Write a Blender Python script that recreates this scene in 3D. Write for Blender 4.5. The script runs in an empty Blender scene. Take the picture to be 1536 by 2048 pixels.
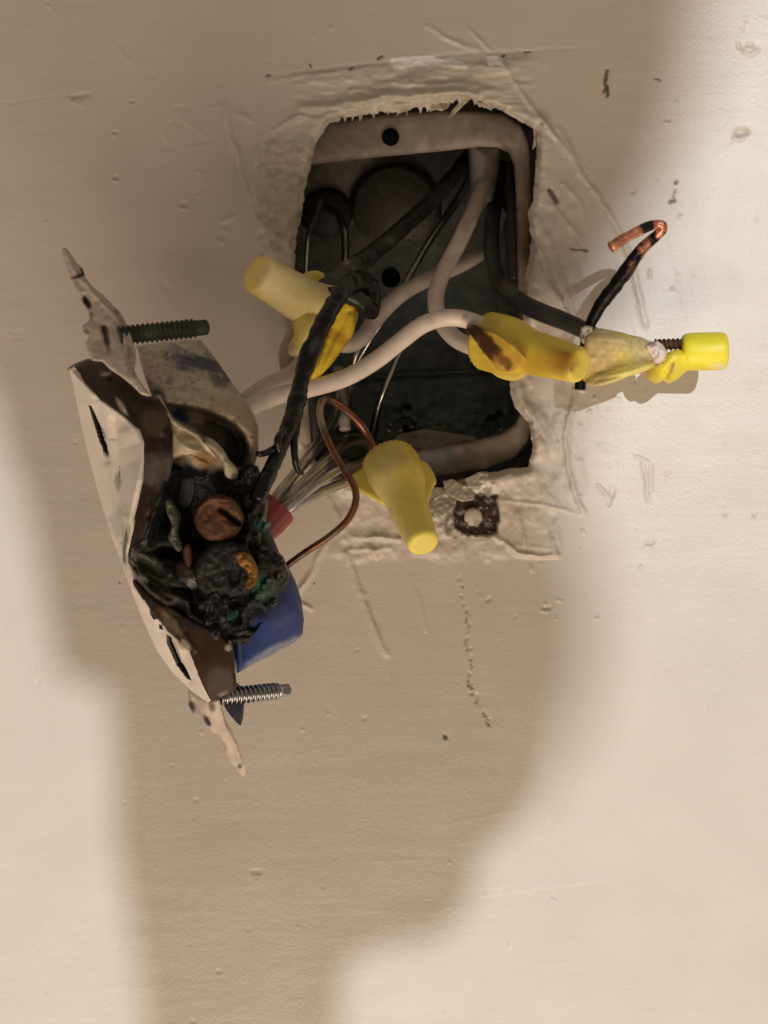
import bpy, bmesh, math, random
import numpy as np
from mathutils import Vector, geometry
random.seed(7); np.random.seed(7)
SC = bpy.context.scene
COL = SC.collection

# ------------------------------------------------------------------ camera, light, exposure
D = 315.0                 # camera distance from the wall in mm
S = 0.116                 # mm of wall per photo pixel
W_PX, H_PX = 1536, 2048

cam_d = bpy.data.cameras.new('camera')
cam = bpy.data.objects.new('camera', cam_d); COL.objects.link(cam)
cam.location = (0, -D/1000, 0); cam.rotation_euler = (math.radians(90), 0, 0)
cam_d.sensor_fit = 'VERTICAL'; cam_d.sensor_height = 24.0
cam_d.lens = 24.0/2/((H_PX*S/2)/D)
cam_d.clip_start = 0.005; cam_d.clip_end = 50
SC.camera = cam

world = bpy.data.worlds.new('World'); SC.world = world; world.use_nodes = True
bg = world.node_tree.nodes['Background']
bg.inputs[0].default_value = (1.0, 0.79, 0.60, 1); bg.inputs[1].default_value = 0.215

def area(name, loc, target, size, power, color, shape='DISK'):
    l = bpy.data.lights.new(name, 'AREA'); l.shape = shape; l.size = size; l.energy = power; l.color = color
    o = bpy.data.objects.new(name, l); COL.objects.link(o); o.location = loc
    o.rotation_euler = (Vector(target)-Vector(loc)).to_track_quat('-Z', 'Y').to_euler()
    return o
KEY = Vector((0.64, -2.50, 0.62))
area('key_lamp', KEY, (0, 0, 0), 0.035, 43.0, (0.92, 0.98, 1.03))
area('low_lamp', (0.0, -0.62, -0.80), (0, 0, -0.05), 0.85, 7.8, (1.0, 0.81, 0.64), 'DISK')

SC.view_settings.view_transform = 'Standard'; SC.view_settings.look = 'None'
SC.view_settings.exposure = 0.0; SC.view_settings.gamma = 1.0; SC.view_settings.use_curve_mapping = False
SC.render.engine = 'CYCLES'
SC.cycles.max_bounces = 6

# ------------------------------------------------------------------ helpers
DOFF = 0.0
def P(px, py, d):
    """photo pixel + distance out of the wall (mm) -> world metres"""
    d = d+DOFF
    k = S*(D-d)/D/1000
    return np.stack(np.broadcast_arrays((np.asarray(px)-768)*k, -np.asarray(d)/1000.0+0*k, (1024-np.asarray(py))*k), -1)

def proj(w):
    d = -w[..., 1]*1000; k = S*(D-d)/D/1000
    return w[..., 0]/k+768, 1024-w[..., 2]/k

def lin(c):
    c = np.asarray(c, float)/255
    return np.where(c <= .04045, c/12.92, ((c+.055)/1.055)**2.4)
ILL = np.array([.58, .50, .415])
def A(r, g, b, k=1.0):
    return tuple(np.clip(lin((r, g, b))/ILL*k, .004, .82))

def hash2(i, j, s):
    h = (i.astype(np.int64)*374761393 + j.astype(np.int64)*668265263 + s*1442695041) & 0xffffffff
    h = ((h ^ (h >> 13))*1274126177) & 0xffffffff
    return ((h ^ (h >> 16)) & 0xffff)/65535.0
def vnoise(x, y, s=0):
    x = np.asarray(x, float); y = np.asarray(y, float)
    i = np.floor(x).astype(np.int64); j = np.floor(y).astype(np.int64); f = x-i; g = y-j
    f = f*f*f*(f*(f*6-15)+10); g = g*g*g*(g*(g*6-15)+10)
    a = hash2(i, j, s); b = hash2(i+1, j, s); c = hash2(i, j+1, s); e = hash2(i+1, j+1, s)
    return (a*(1-f)+b*f)*(1-g)+(c*(1-f)+e*f)*g*1.0
def fbm(x, y, s=0, o=4):
    r = 0; a = .5; t = 0
    for k in range(o):
        r = r+a*(vnoise(x*2**k+17*k, y*2**k-11*k, s+k)-.5); t += a; a *= .5
    return r/t*2       # about -1..1

def poly_dist(x, y, pts, closed=False):
    """distance from points to a polyline, and the fraction along it"""
    pts = np.asarray(pts, float)
    if closed: pts = np.vstack([pts, pts[:1]])
    best = np.full(np.shape(x), 1e9); tt = np.zeros(np.shape(x)); n = len(pts)-1
    for k in range(n):
        a = pts[k]; b = pts[k+1]; v = b-a; L = v@v+1e-12
        t = np.clip(((x-a[0])*v[0]+(y-a[1])*v[1])/L, 0, 1)
        dd = np.hypot(x-a[0]-t*v[0], y-a[1]-t*v[1])
        m = dd < best; best = np.where(m, dd, best); tt = np.where(m, (k+t)/n, tt)
    return best, tt
def inside(x, y, pts):
    pts = np.asarray(pts, float); c = np.zeros(np.shape(x), bool); j = len(pts)-1
    for i in range(len(pts)):
        xi, yi = pts[i]; xj, yj = pts[j]
        if yi != yj:
            c ^= ((yi > y) != (yj > y)) & (x < (xj-xi)*(y-yi)/(yj-yi)+xi)
        j = i
    return c
def smooth(a, b, x):
    t = np.clip((x-a)/(b-a), 0, 1); return t*t*(3-2*t)
def resample(pts, step, closed=True):
    pts = np.asarray(pts, float)
    q = np.vstack([pts, pts[:1]]) if closed else pts
    seg = np.hypot(*np.diff(q, axis=0)[:, :2].T); s = np.r_[0, np.cumsum(seg)]
    n = max(3, int(round(s[-1]/step)))
    u = np.linspace(0, s[-1], n+(0 if closed else 1), endpoint=not closed)
    return np.stack([np.interp(u, s, q[:, k]) for k in range(q.shape[1])], 1)
def catmull(pts, n):
    p = np.asarray(pts, float); p = np.vstack([2*p[0]-p[1], p, 2*p[-1]-p[-2]])
    out = []
    for i in range(1, len(p)-2):
        t = np.linspace(0, 1, n, endpoint=False)[:, None]
        a, b, c, e = p[i-1], p[i], p[i+1], p[i+2]
        out.append(.5*(2*b+(c-a)*t+(2*a-5*b+4*c-e)*t*t+(3*b-a-3*c+e)*t**3))
    out.append(p[-2][None]); return np.vstack(out)
def rounded(pts, n=6):
    """closed Catmull-Rom through an outline"""
    p = np.asarray(pts, float); N = len(p); out = []
    for i in range(N):
        a, b, c, e = p[i-1], p[i], p[(i+1) % N], p[(i+2) % N]; t = np.linspace(0, 1, n, endpoint=False)[:, None]
        out.append(.5*(2*b+(c-a)*t+(2*a-5*b+4*c-e)*t*t+(3*b-a-3*c+e)*t**3))
    return np.vstack(out)
def tps(ctrl):
    c = np.asarray(ctrl, float); xy = c[:, :2]/100; n = len(c)
    def U(r2): return np.where(r2 > 0, r2*np.log(r2+1e-12), 0)
    r2 = ((xy[:, None]-xy[None])**2).sum(-1)
    M = np.zeros((n+3, n+3)); M[:n, :n] = U(r2)+np.eye(n)*.02; M[:n, n] = 1; M[:n, n+1:] = xy
    M[n, :n] = 1; M[n+1:, :n] = xy.T
    w = np.linalg.solve(M, np.r_[c[:, 2], 0, 0, 0])
    def f(x, y):
        x = np.asarray(x)/100; y = np.asarray(y)/100
        r = w[n]+w[n+1]*x+w[n+2]*y
        for k in range(n): r = r+w[k]*U((x-xy[k, 0])**2+(y-xy[k, 1])**2)
        return r
    return f

def add_col(me, col):
    at = me.color_attributes.new('Col', 'FLOAT_COLOR', 'POINT')
    c = np.ones((len(me.vertices), 4), np.float32); c[:, :3] = col; at.data.foreach_set('color', c.ravel())
def fix_normals(o):
    bm = bmesh.new(); bm.from_mesh(o.data); bmesh.ops.recalc_face_normals(bm, faces=bm.faces); bm.to_mesh(o.data); bm.free(); return o
def mesh(name, verts, faces, mat, parent=None, col=None, flat=False):
    me = bpy.data.meshes.new(name)
    me.from_pydata([tuple(map(float, v)) for v in verts], [], [tuple(map(int, f)) for f in faces]); me.update()
    if not flat: me.polygons.foreach_set('use_smooth', [True]*len(me.polygons))
    if col is not None: add_col(me, col)
    me.materials.append(mat)
    o = bpy.data.objects.new(name, me); COL.objects.link(o)
    if parent is not None:
        o.parent = parent; o.matrix_parent_inverse = parent.matrix_world.inverted()
    return o
def thing(name, label, cat, loc, group=None):
    o = bpy.data.objects.new(name, None); COL.objects.link(o); o.empty_display_size = .005
    o.location = tuple(loc); o['label'] = label; o['category'] = cat
    if group: o['group'] = group
    bpy.context.view_layer.update(); return o
def tag(o, label, cat, group=None):
    o['label'] = label; o['category'] = cat
    if group: o['group'] = group
    return o

def paint(w, base, blobs=(), var=.10, scale=.05, seed=3):
    """albedo per vertex: base colour, soft stains, painted highlights and gap shade given as (px, py, radius, colour, strength)"""
    x, y = proj(w); n = len(x)
    c = np.tile(np.asarray(base, float), (n, 1))
    nz = fbm(x*scale, y*scale, seed, 4)
    for b in blobs:
        bx, by, r, bc, st = b[:5]; sq = b[5] if len(b) > 5 else 1.0; an = b[6] if len(b) > 6 else 0.0
        ca, sa = math.cos(an), math.sin(an)
        u = ((x-bx)*ca+(y-by)*sa); v = (-(x-bx)*sa+(y-by)*ca)/sq
        q = np.hypot(u, v)/r+nz*.45
        m = (st*(1-smooth(.55, 1.15, q)))[:, None]
        c = c*(1-m)+np.asarray(bc)*m
    return np.clip(c*(1+var*nz)[:, None], .002, .9)

# ------------------------------------------------------------------ materials (all procedural)
def material(name, color=None, rough=.5, metal=0., bump=0., bscale=900, var=.12, vscale=350, rvar=.15, coat=0., spec=.5, sub=0., fine=0.):
    m = bpy.data.materials.new(name); m.use_nodes = True; nt = m.node_tree; N = nt.nodes; L = nt.links
    b = N['Principled BSDF']; tc = N.new('ShaderNodeTexCoord')
    n1 = N.new('ShaderNodeTexNoise'); n1.inputs['Scale'].default_value = vscale; n1.inputs['Detail'].default_value = 5
    L.new(tc.outputs['Object'], n1.inputs['Vector'])
    mr = N.new('ShaderNodeMapRange'); mr.inputs['From Min'].default_value = .25; mr.inputs['From Max'].default_value = .75
    mr.inputs['To Min'].default_value = 1-var; mr.inputs['To Max'].default_value = 1+var
    L.new(n1.outputs['Fac'], mr.inputs['Value'])
    mx = N.new('ShaderNodeMix'); mx.data_type = 'RGBA'; mx.blend_type = 'MULTIPLY'; mx.inputs['Factor'].default_value = 1
    if color is None:
        a = N.new('ShaderNodeAttribute'); a.attribute_name = 'Col'; L.new(a.outputs['Color'], mx.inputs['A'])
    else: mx.inputs['A'].default_value = (*color, 1)
    cc = N.new('ShaderNodeCombineColor')
    for k in range(3): L.new(mr.outputs['Result'], cc.inputs[k])
    L.new(cc.outputs['Color'], mx.inputs['B']); L.new(mx.outputs['Result'], b.inputs['Base Color'])
    r2 = N.new('ShaderNodeMapRange'); r2.inputs['To Min'].default_value = max(.03, rough-rvar); r2.inputs['To Max'].default_value = min(1, rough+rvar)
    n2 = N.new('ShaderNodeTexNoise'); n2.inputs['Scale'].default_value = vscale*1.7; n2.inputs['Detail'].default_value = 4
    L.new(tc.outputs['Object'], n2.inputs['Vector']); L.new(n2.outputs['Fac'], r2.inputs['Value']); L.new(r2.outputs['Result'], b.inputs['Roughness'])
    b.inputs['Metallic'].default_value = metal; b.inputs['Specular IOR Level'].default_value = spec
    b.inputs['Coat Weight'].default_value = coat; b.inputs['Coat Roughness'].default_value = .25
    if sub: b.inputs['Subsurface Weight'].default_value = sub; b.inputs['Subsurface Radius'].default_value = (.0012, .0009, .0004); b.inputs['Subsurface Scale'].default_value = 1.0
    if bump:
        nb = N.new('ShaderNodeTexNoise'); nb.inputs['Scale'].default_value = bscale; nb.inputs['Detail'].default_value = 6; nb.inputs['Roughness'].default_value = .6
        L.new(tc.outputs['Object'], nb.inputs['Vector'])
        bp = N.new('ShaderNodeBump'); bp.inputs['Strength'].default_value = 1; bp.inputs['Distance'].default_value = bump/1000
        L.new(nb.outputs['Fac'], bp.inputs['Height']); L.new(bp.outputs['Normal'], b.inputs['Normal'])
    return m
M_WALL = material('wall_paint', None, .37, bump=.10, bscale=1400, var=.035, vscale=60, rvar=.08, spec=.45)
M_PAINTED = material('painted_metal', None, .55, bump=.12, bscale=900, var=.10)
M_BOX = material('box_metal', None, .5, metal=.35, bump=.18, bscale=700, var=.25)
M_FACE = material('painted_face', None, .5, bump=.06, bscale=700, var=.06)
M_BROWN = material('brown_plastic', None, .33, bump=.05, bscale=700, var=.15, spec=.14)
M_HOUSE = material('scorched_housing', None, .42, bump=.09, bscale=1300, var=.16, spec=0.3)
M_CHAR = material('char', None, .30, bump=.25, bscale=800, var=.5, vscale=500, rvar=.24, spec=.26)
M_CAP = material('connector_plastic', None, .44, bump=.04, bscale=1700, var=.07, vscale=420, sub=.05)
M_DIRTY = material('sooty_connector', None, .6, bump=.12, bscale=1100, var=.22, vscale=900)
M_INS = material('wire_insulation', None, .36, bump=.035, bscale=700, var=.07)
M_BURNT = material('burnt_insulation', None, .24, bump=.10, bscale=700, var=.35, rvar=.14, spec=.28)
M_COPPER = material('bare_copper', None, .32, metal=.85, bump=.05, bscale=1100, var=.25)
M_BARE = material('tinned_wire', None, .22, metal=.9, bump=.012, bscale=400, var=.15)
M_RUST = material('rusty_screw', None, .55, metal=.3, bump=.12, bscale=1100, var=.3, spec=.2)
M_ZINC = material('zinc_screw', (.38, .38, .38), .22, metal=1., bump=.03, bscale=900, var=.2)
M_HOLE = material('hole_shade', (.006,.006,.006), 1., rvar=0, spec=0.)
M_CUTOUT = material('cutout_dark', (.05, .05, .06), .8)

# ------------------------------------------------------------------ mesh builders
def relief(name, outline, depth, mat, parent=None, thick=2.0, res=4., rnd=None, rpx=10., ops=(), noise=(0, 1), col=(.5, .5, .5), blobs=(), var=.10,
           evec=(0., 0.), holes=(), mapper=None, both=False, cscale=.05, seed=1, round_outline=0):
    """solid whose near side follows a depth function over an outline; pillow-rounded rim, real thickness behind"""
    out = rounded(outline, round_outline) if round_outline else np.asarray(outline, float)
    b = resample(out, res)
    x0, y0 = b.min(0); x1, y1 = b.max(0)
    gx, gy = np.meshgrid(np.arange(x0, x1, res), np.arange(y0, y1, res*.87))
    gx = gx+(np.arange(gx.shape[0]) % 2)[:, None]*res*.5; gx = gx.ravel(); gy = gy.ravel()
    m = inside(gx, gy, b); gx, gy = gx[m], gy[m]
    dd, _ = poly_dist(gx, gy, b, True); m = dd > res*.55; gx, gy = gx[m], gy[m]
    nb = len(b); pts = [Vector(p) for p in b]+[Vector(p) for p in zip(gx, gy)]
    r = geometry.delaunay_2d_cdt(pts, [], [list(range(nb))], 1, 1e-4)
    v2 = np.array([tuple(v) for v in r[0]]); tri = [tuple(f) for f in r[2]]
    x, y = v2[:, 0], v2[:, 1]
    dist, _ = poly_dist(x, y, b, True)
    dep = depth(x, y) if callable(depth) else np.full(len(x), float(depth))
    rr = rnd if rnd is not None else thick*.5
    q = np.clip(dist/rpx, 0, 1); pil = rr*(np.sqrt(np.clip(1-(1-q)**2, 0, 1))-1)
    h = np.zeros(len(x))
    for op in ops: h = h+op(x, y)
    if noise[0]: h = h+noise[0]*fbm(x/noise[1], y/noise[1], seed+20, 5)
    edge = smooth(0, 1, dist/max(res, 1e-6)*.5)
    mp = mapper or P
    front = mp(x, y, dep+pil+h*edge)
    tb = thick if not callable(thick) else thick(x, y)
    if both: back = mp(x, y, dep-tb-pil-h*edge*.3)
    else:
        back = front*0+mp(x, y, dep-rr)+np.array([evec[0], 1., evec[1]])*(np.maximum(tb-rr, .05)/1000)[..., None] if not np.isscalar(tb) else mp(x, y, dep-rr)+np.array([evec[0], 1., evec[1]])*(max(tb-rr, .05)/1000)
    n = len(x)
    # boundary edges of the triangulation
    cnt = {}
    for f in tri:
        for a, c in ((f[0], f[1]), (f[1], f[2]), (f[2], f[0])): cnt.setdefault((min(a, c), max(a, c)), []).append((a, c))
    faces = [f for f in tri]+[(f[2]+n, f[1]+n, f[0]+n) for f in tri]; rimE = []
    for k, l in cnt.items():
        if len(l) == 1: rimE.append(l[0])
    bvs = sorted({v for e in rimE for v in e}); mp_ = {v: i for i, v in enumerate(bvs)}; nb2 = len(bvs)
    for a, c in rimE: faces.append((2*n+mp_[c], 2*n+mp_[a], 2*n+nb2+mp_[a], 2*n+nb2+mp_[c]))
    V = np.vstack([front, back, front[bvs], back[bvs]])
    if mapper is None: faces = [f[::-1] for f in faces]
    c = col(V) if callable(col) else paint(V, col, blobs, var, cscale, seed)
    return mesh(name, V, faces, mat, parent, c)

def frames(C):
    T = np.gradient(C, axis=0); T /= np.linalg.norm(T, axis=1)[:, None]+1e-12
    nrm = np.cross(T[0], [0, 1, 0]); 
    if np.linalg.norm(nrm) < .1: nrm = np.cross(T[0], [1, 0, 0])
    Ns = []
    for t in T:
        nrm = nrm-t*(nrm@t); nrm /= np.linalg.norm(nrm); Ns.append(nrm)
    Ns = np.array(Ns); return T, Ns, np.cross(T, Ns)
def tube(name, pts, rad, mat, parent=None, col=(.5, .5, .5), blobs=(), var=.12, rough=0., rscale=8., n=14, sides=16, squash=None, seed=1, taper_end=False, colfn=None):
    """round wire through (px, py, d) points, rad in mm (number or one per point)"""
    pts = np.asarray(pts, float); rad = np.broadcast_to(np.asarray(rad, float), (len(pts),))
    q = catmull(np.c_[pts, rad], n); C = P(q[:, 0], q[:, 1], q[:, 2]); R = q[:, 3]/1000
    T, N1, N2 = frames(C); m = len(C); ang = np.linspace(0, 2*np.pi, sides, endpoint=False)
    ca, sa = np.cos(ang), np.sin(ang)
    R2 = np.repeat(R[:, None], sides, 1)
    if rough:
        L = np.r_[0, np.cumsum(np.linalg.norm(np.diff(C, axis=0), axis=1))]*1000
        nz = fbm(L[:, None]/rscale*4+0*ca, (ca*1.3+5)[None]+(sa*.9)[None]+L[:, None]*.01, seed, 4)
        R2 = R2*(1+rough*nz)
    V = C[:, None]+R2[..., None]*(N1[:, None]*ca[None, :, None]+N2[:, None]*sa[None, :, None])
    V = V.reshape(-1, 3); F = []
    for i in range(m-1):
        for j in range(sides):
            k = (j+1) % sides; F.append((i*sides+j, i*sides+k, (i+1)*sides+k, (i+1)*sides+j))
    capA = C[0]-T[0]*R[0]*.25; capB = C[-1]+T[-1]*R[-1]*.25
    V = np.vstack([V, capA, capB]); a = len(V)-2
    for j in range(sides):
        k = (j+1) % sides; F.append((a, k, j)); F.append((a+1, (m-1)*sides+j, (m-1)*sides+k))
    c = paint(V, col, blobs, var, .06, seed)
    if colfn: c = colfn(V, c, np.r_[np.repeat(np.linspace(0, 1, m), sides), 0, 1])
    return fix_normals(mesh(name, V, F, mat, parent, c))

def lathe(name, a, b, prof, mat, parent=None, col=(.5, .5, .5), blobs=(), var=.08, sides=48, rib=None, seed=1, wob=0., ell=1.0):
    """turned solid on the axis a->b (world metres); prof = (fraction, radius mm) list from a to b"""
    a = np.asarray(a); b = np.asarray(b); ax = b-a; L = np.linalg.norm(ax); t = ax/L
    u = np.cross(t, [0, 1, 0]); u /= np.linalg.norm(u); w = np.cross(t, u)
    pr = np.asarray(prof, float); m = len(pr); ang = np.linspace(0, 2*np.pi, sides, endpoint=False)
    V = []
    for f, r in pr:
        rr = r/1000*np.ones(sides)
        if rib and rib[0] <= f <= rib[1]: rr = rr*(1+rib[3]*np.cos(ang*rib[2]))
        if wob: rr = rr*(1+wob*fbm(np.cos(ang)*2+5, np.sin(ang)*2+f*3, seed, 3))
        V.append(a+t*L*f+rr[:, None]*(u*np.cos(ang)[:, None]+w*ell*np.sin(ang)[:, None]))
    V = np.vstack(V+[a+t*L*pr[0, 0], b*0+a+t*L*pr[-1, 0]]); F = []
    for i in range(m-1):
        for j in range(sides):
            k = (j+1) % sides; F.append((i*sides+j, i*sides+k, (i+1)*sides+k, (i+1)*sides+j))
    e = len(V)-2
    for j in range(sides):
        k = (j+1) % sides; F.append((e, k, j)); F.append((e+1, (m-1)*sides+j, (m-1)*sides+k))
    return fix_normals(mesh(name, V, F, mat, parent, paint(V, col, blobs, var, .05, seed)))

def screw_shaft(name, a, b, r, pitch, mat, parent, col, tipr=.62, tipf=.86, depth=.22, seed=1, var=.2, blobs=()):
    a = np.asarray(a); b = np.asarray(b); ax = b-a; L = np.linalg.norm(ax); t = ax/L; Lm = L*1000
    u = np.cross(t, [0, 1, 0]); u /= np.linalg.norm(u); w = np.cross(t, u)
    m = int(Lm/pitch*14); sides = 28; ang = np.linspace(0, 2*np.pi, sides, endpoint=False)
    s = np.linspace(0, Lm, m)[:, None]
    ph = (s/pitch-ang[None]/(2*np.pi)) % 1
    thr = np.abs(ph-.5)*2; thr = smooth(.15, .85, thr)
    env = 1-smooth(tipf-.06, tipf, s/Lm)
    base = r*(1-depth); rr = base+(r-base)*thr*env
    rr = rr*(1-(1-tipr/ (1-depth))*smooth(tipf-.02, tipf+.05, s/Lm))*(1-.35*smooth(.975, 1.0, s/Lm))
    V = (a+t*(s/1000)[..., None]+ (rr/1000)[..., None]*(u*np.cos(ang)[None, :, None]+w*np.sin(ang)[None, :, None])).reshape(-1, 3)
    F = []
    for i in range(m-1):
        for j in range(sides):
            k = (j+1) % sides; F.append((i*sides+j, i*sides+k, (i+1)*sides+k, (i+1)*sides+j))
    V = np.vstack([V, a, b]); e = len(V)-2
    for j in range(sides):
        k = (j+1) % sides; F.append((e, k, j)); F.append((e+1, (m-1)*sides+j, (m-1)*sides+k))
    return fix_normals(mesh(name, V, F, mat, parent, paint(V, col, blobs, var, .12, seed)))

def ridge(path, w, h, fade=True):
    path = np.asarray(path, float)
    def f(x, y):
        r = np.zeros(np.shape(x)); lo = path.min(0)-w*4; hi = path.max(0)+w*4
        m = (x > lo[0]) & (x < hi[0]) & (y > lo[1]) & (y < hi[1])
        if m.any():
            xx = x[m]+fbm(x[m]/30, y[m]/30, 5, 3)*w*.55; yy = y[m]+fbm(x[m]/30, y[m]/30, 9, 3)*w*.55
            d, t = poly_dist(xx, yy, path)
            g = np.exp(-(d/(w*.6))**2)*h
            if fade: g = g*(.55+.45*np.sin(np.pi*np.clip(t, .02, .98)))*(1+.5*fbm(xx/30, yy/30, 4, 3))
            r[m] = g
        return r
    return f
def dent(cx, cy, rx, ry, h, ang=0., soft=.5):
    def f(x, y):
        ca, sa = math.cos(ang), math.sin(ang)
        u = (x-cx)*ca+(y-cy)*sa; v = -(x-cx)*sa+(y-cy)*ca
        q = np.sqrt((u/rx)**2+(v/ry)**2)
        return h*(1-smooth(1-soft, 1+soft*.5, q))
    return f

# ================================================================== THE WALL
HOLE = [(628,300),(636,276),(655,252),(676,236),(705,234),(722,229),(760,222),(800,222),(830,214),(862,213),(892,204),(925,195),(955,199),(985,212),(1012,226),(1036,240),(1058,252),(1072,258),
        (1074,300),(1071,350),(1067,400),(1056,428),(1060,455),(1063,480),(1058,520),(1047,556),(1042,590),(1046,630),(1050,680),(1030,715),(1021,745),(1020,785),(1030,815),(1056,846),(1063,875),(1064,905),(1058,934),
        (1020,938),(985,944),(962,944),(945,955),(915,962),(880,976),(850,978),(820,985),(780,985),(735,972),(690,958),(655,945),(628,918),(612,880),(600,820),(592,740),(586,650),(588,545),(589,500),(592,470),(600,440),(606,415),(609,380),(616,352),(622,330)]
HB = resample(HOLE, 3.0)
_n = np.zeros(len(HB)); _i = np.arange(len(HB))
nx = fbm(_i/4.0, _i*0+.5, 31, 4); ny = fbm(_i/4.0, _i*0+7.5, 37, 4)
HB = HB+np.c_[nx, ny]*3.2
top_zone = smooth(240, 225, HB[:, 1])*smooth(690, 720, HB[:, 0])*smooth(1010, 980, HB[:, 0])
HB[:, 1] += top_zone*np.maximum(0, fbm(_i/2.2, _i*0, 41, 2))*16

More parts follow.
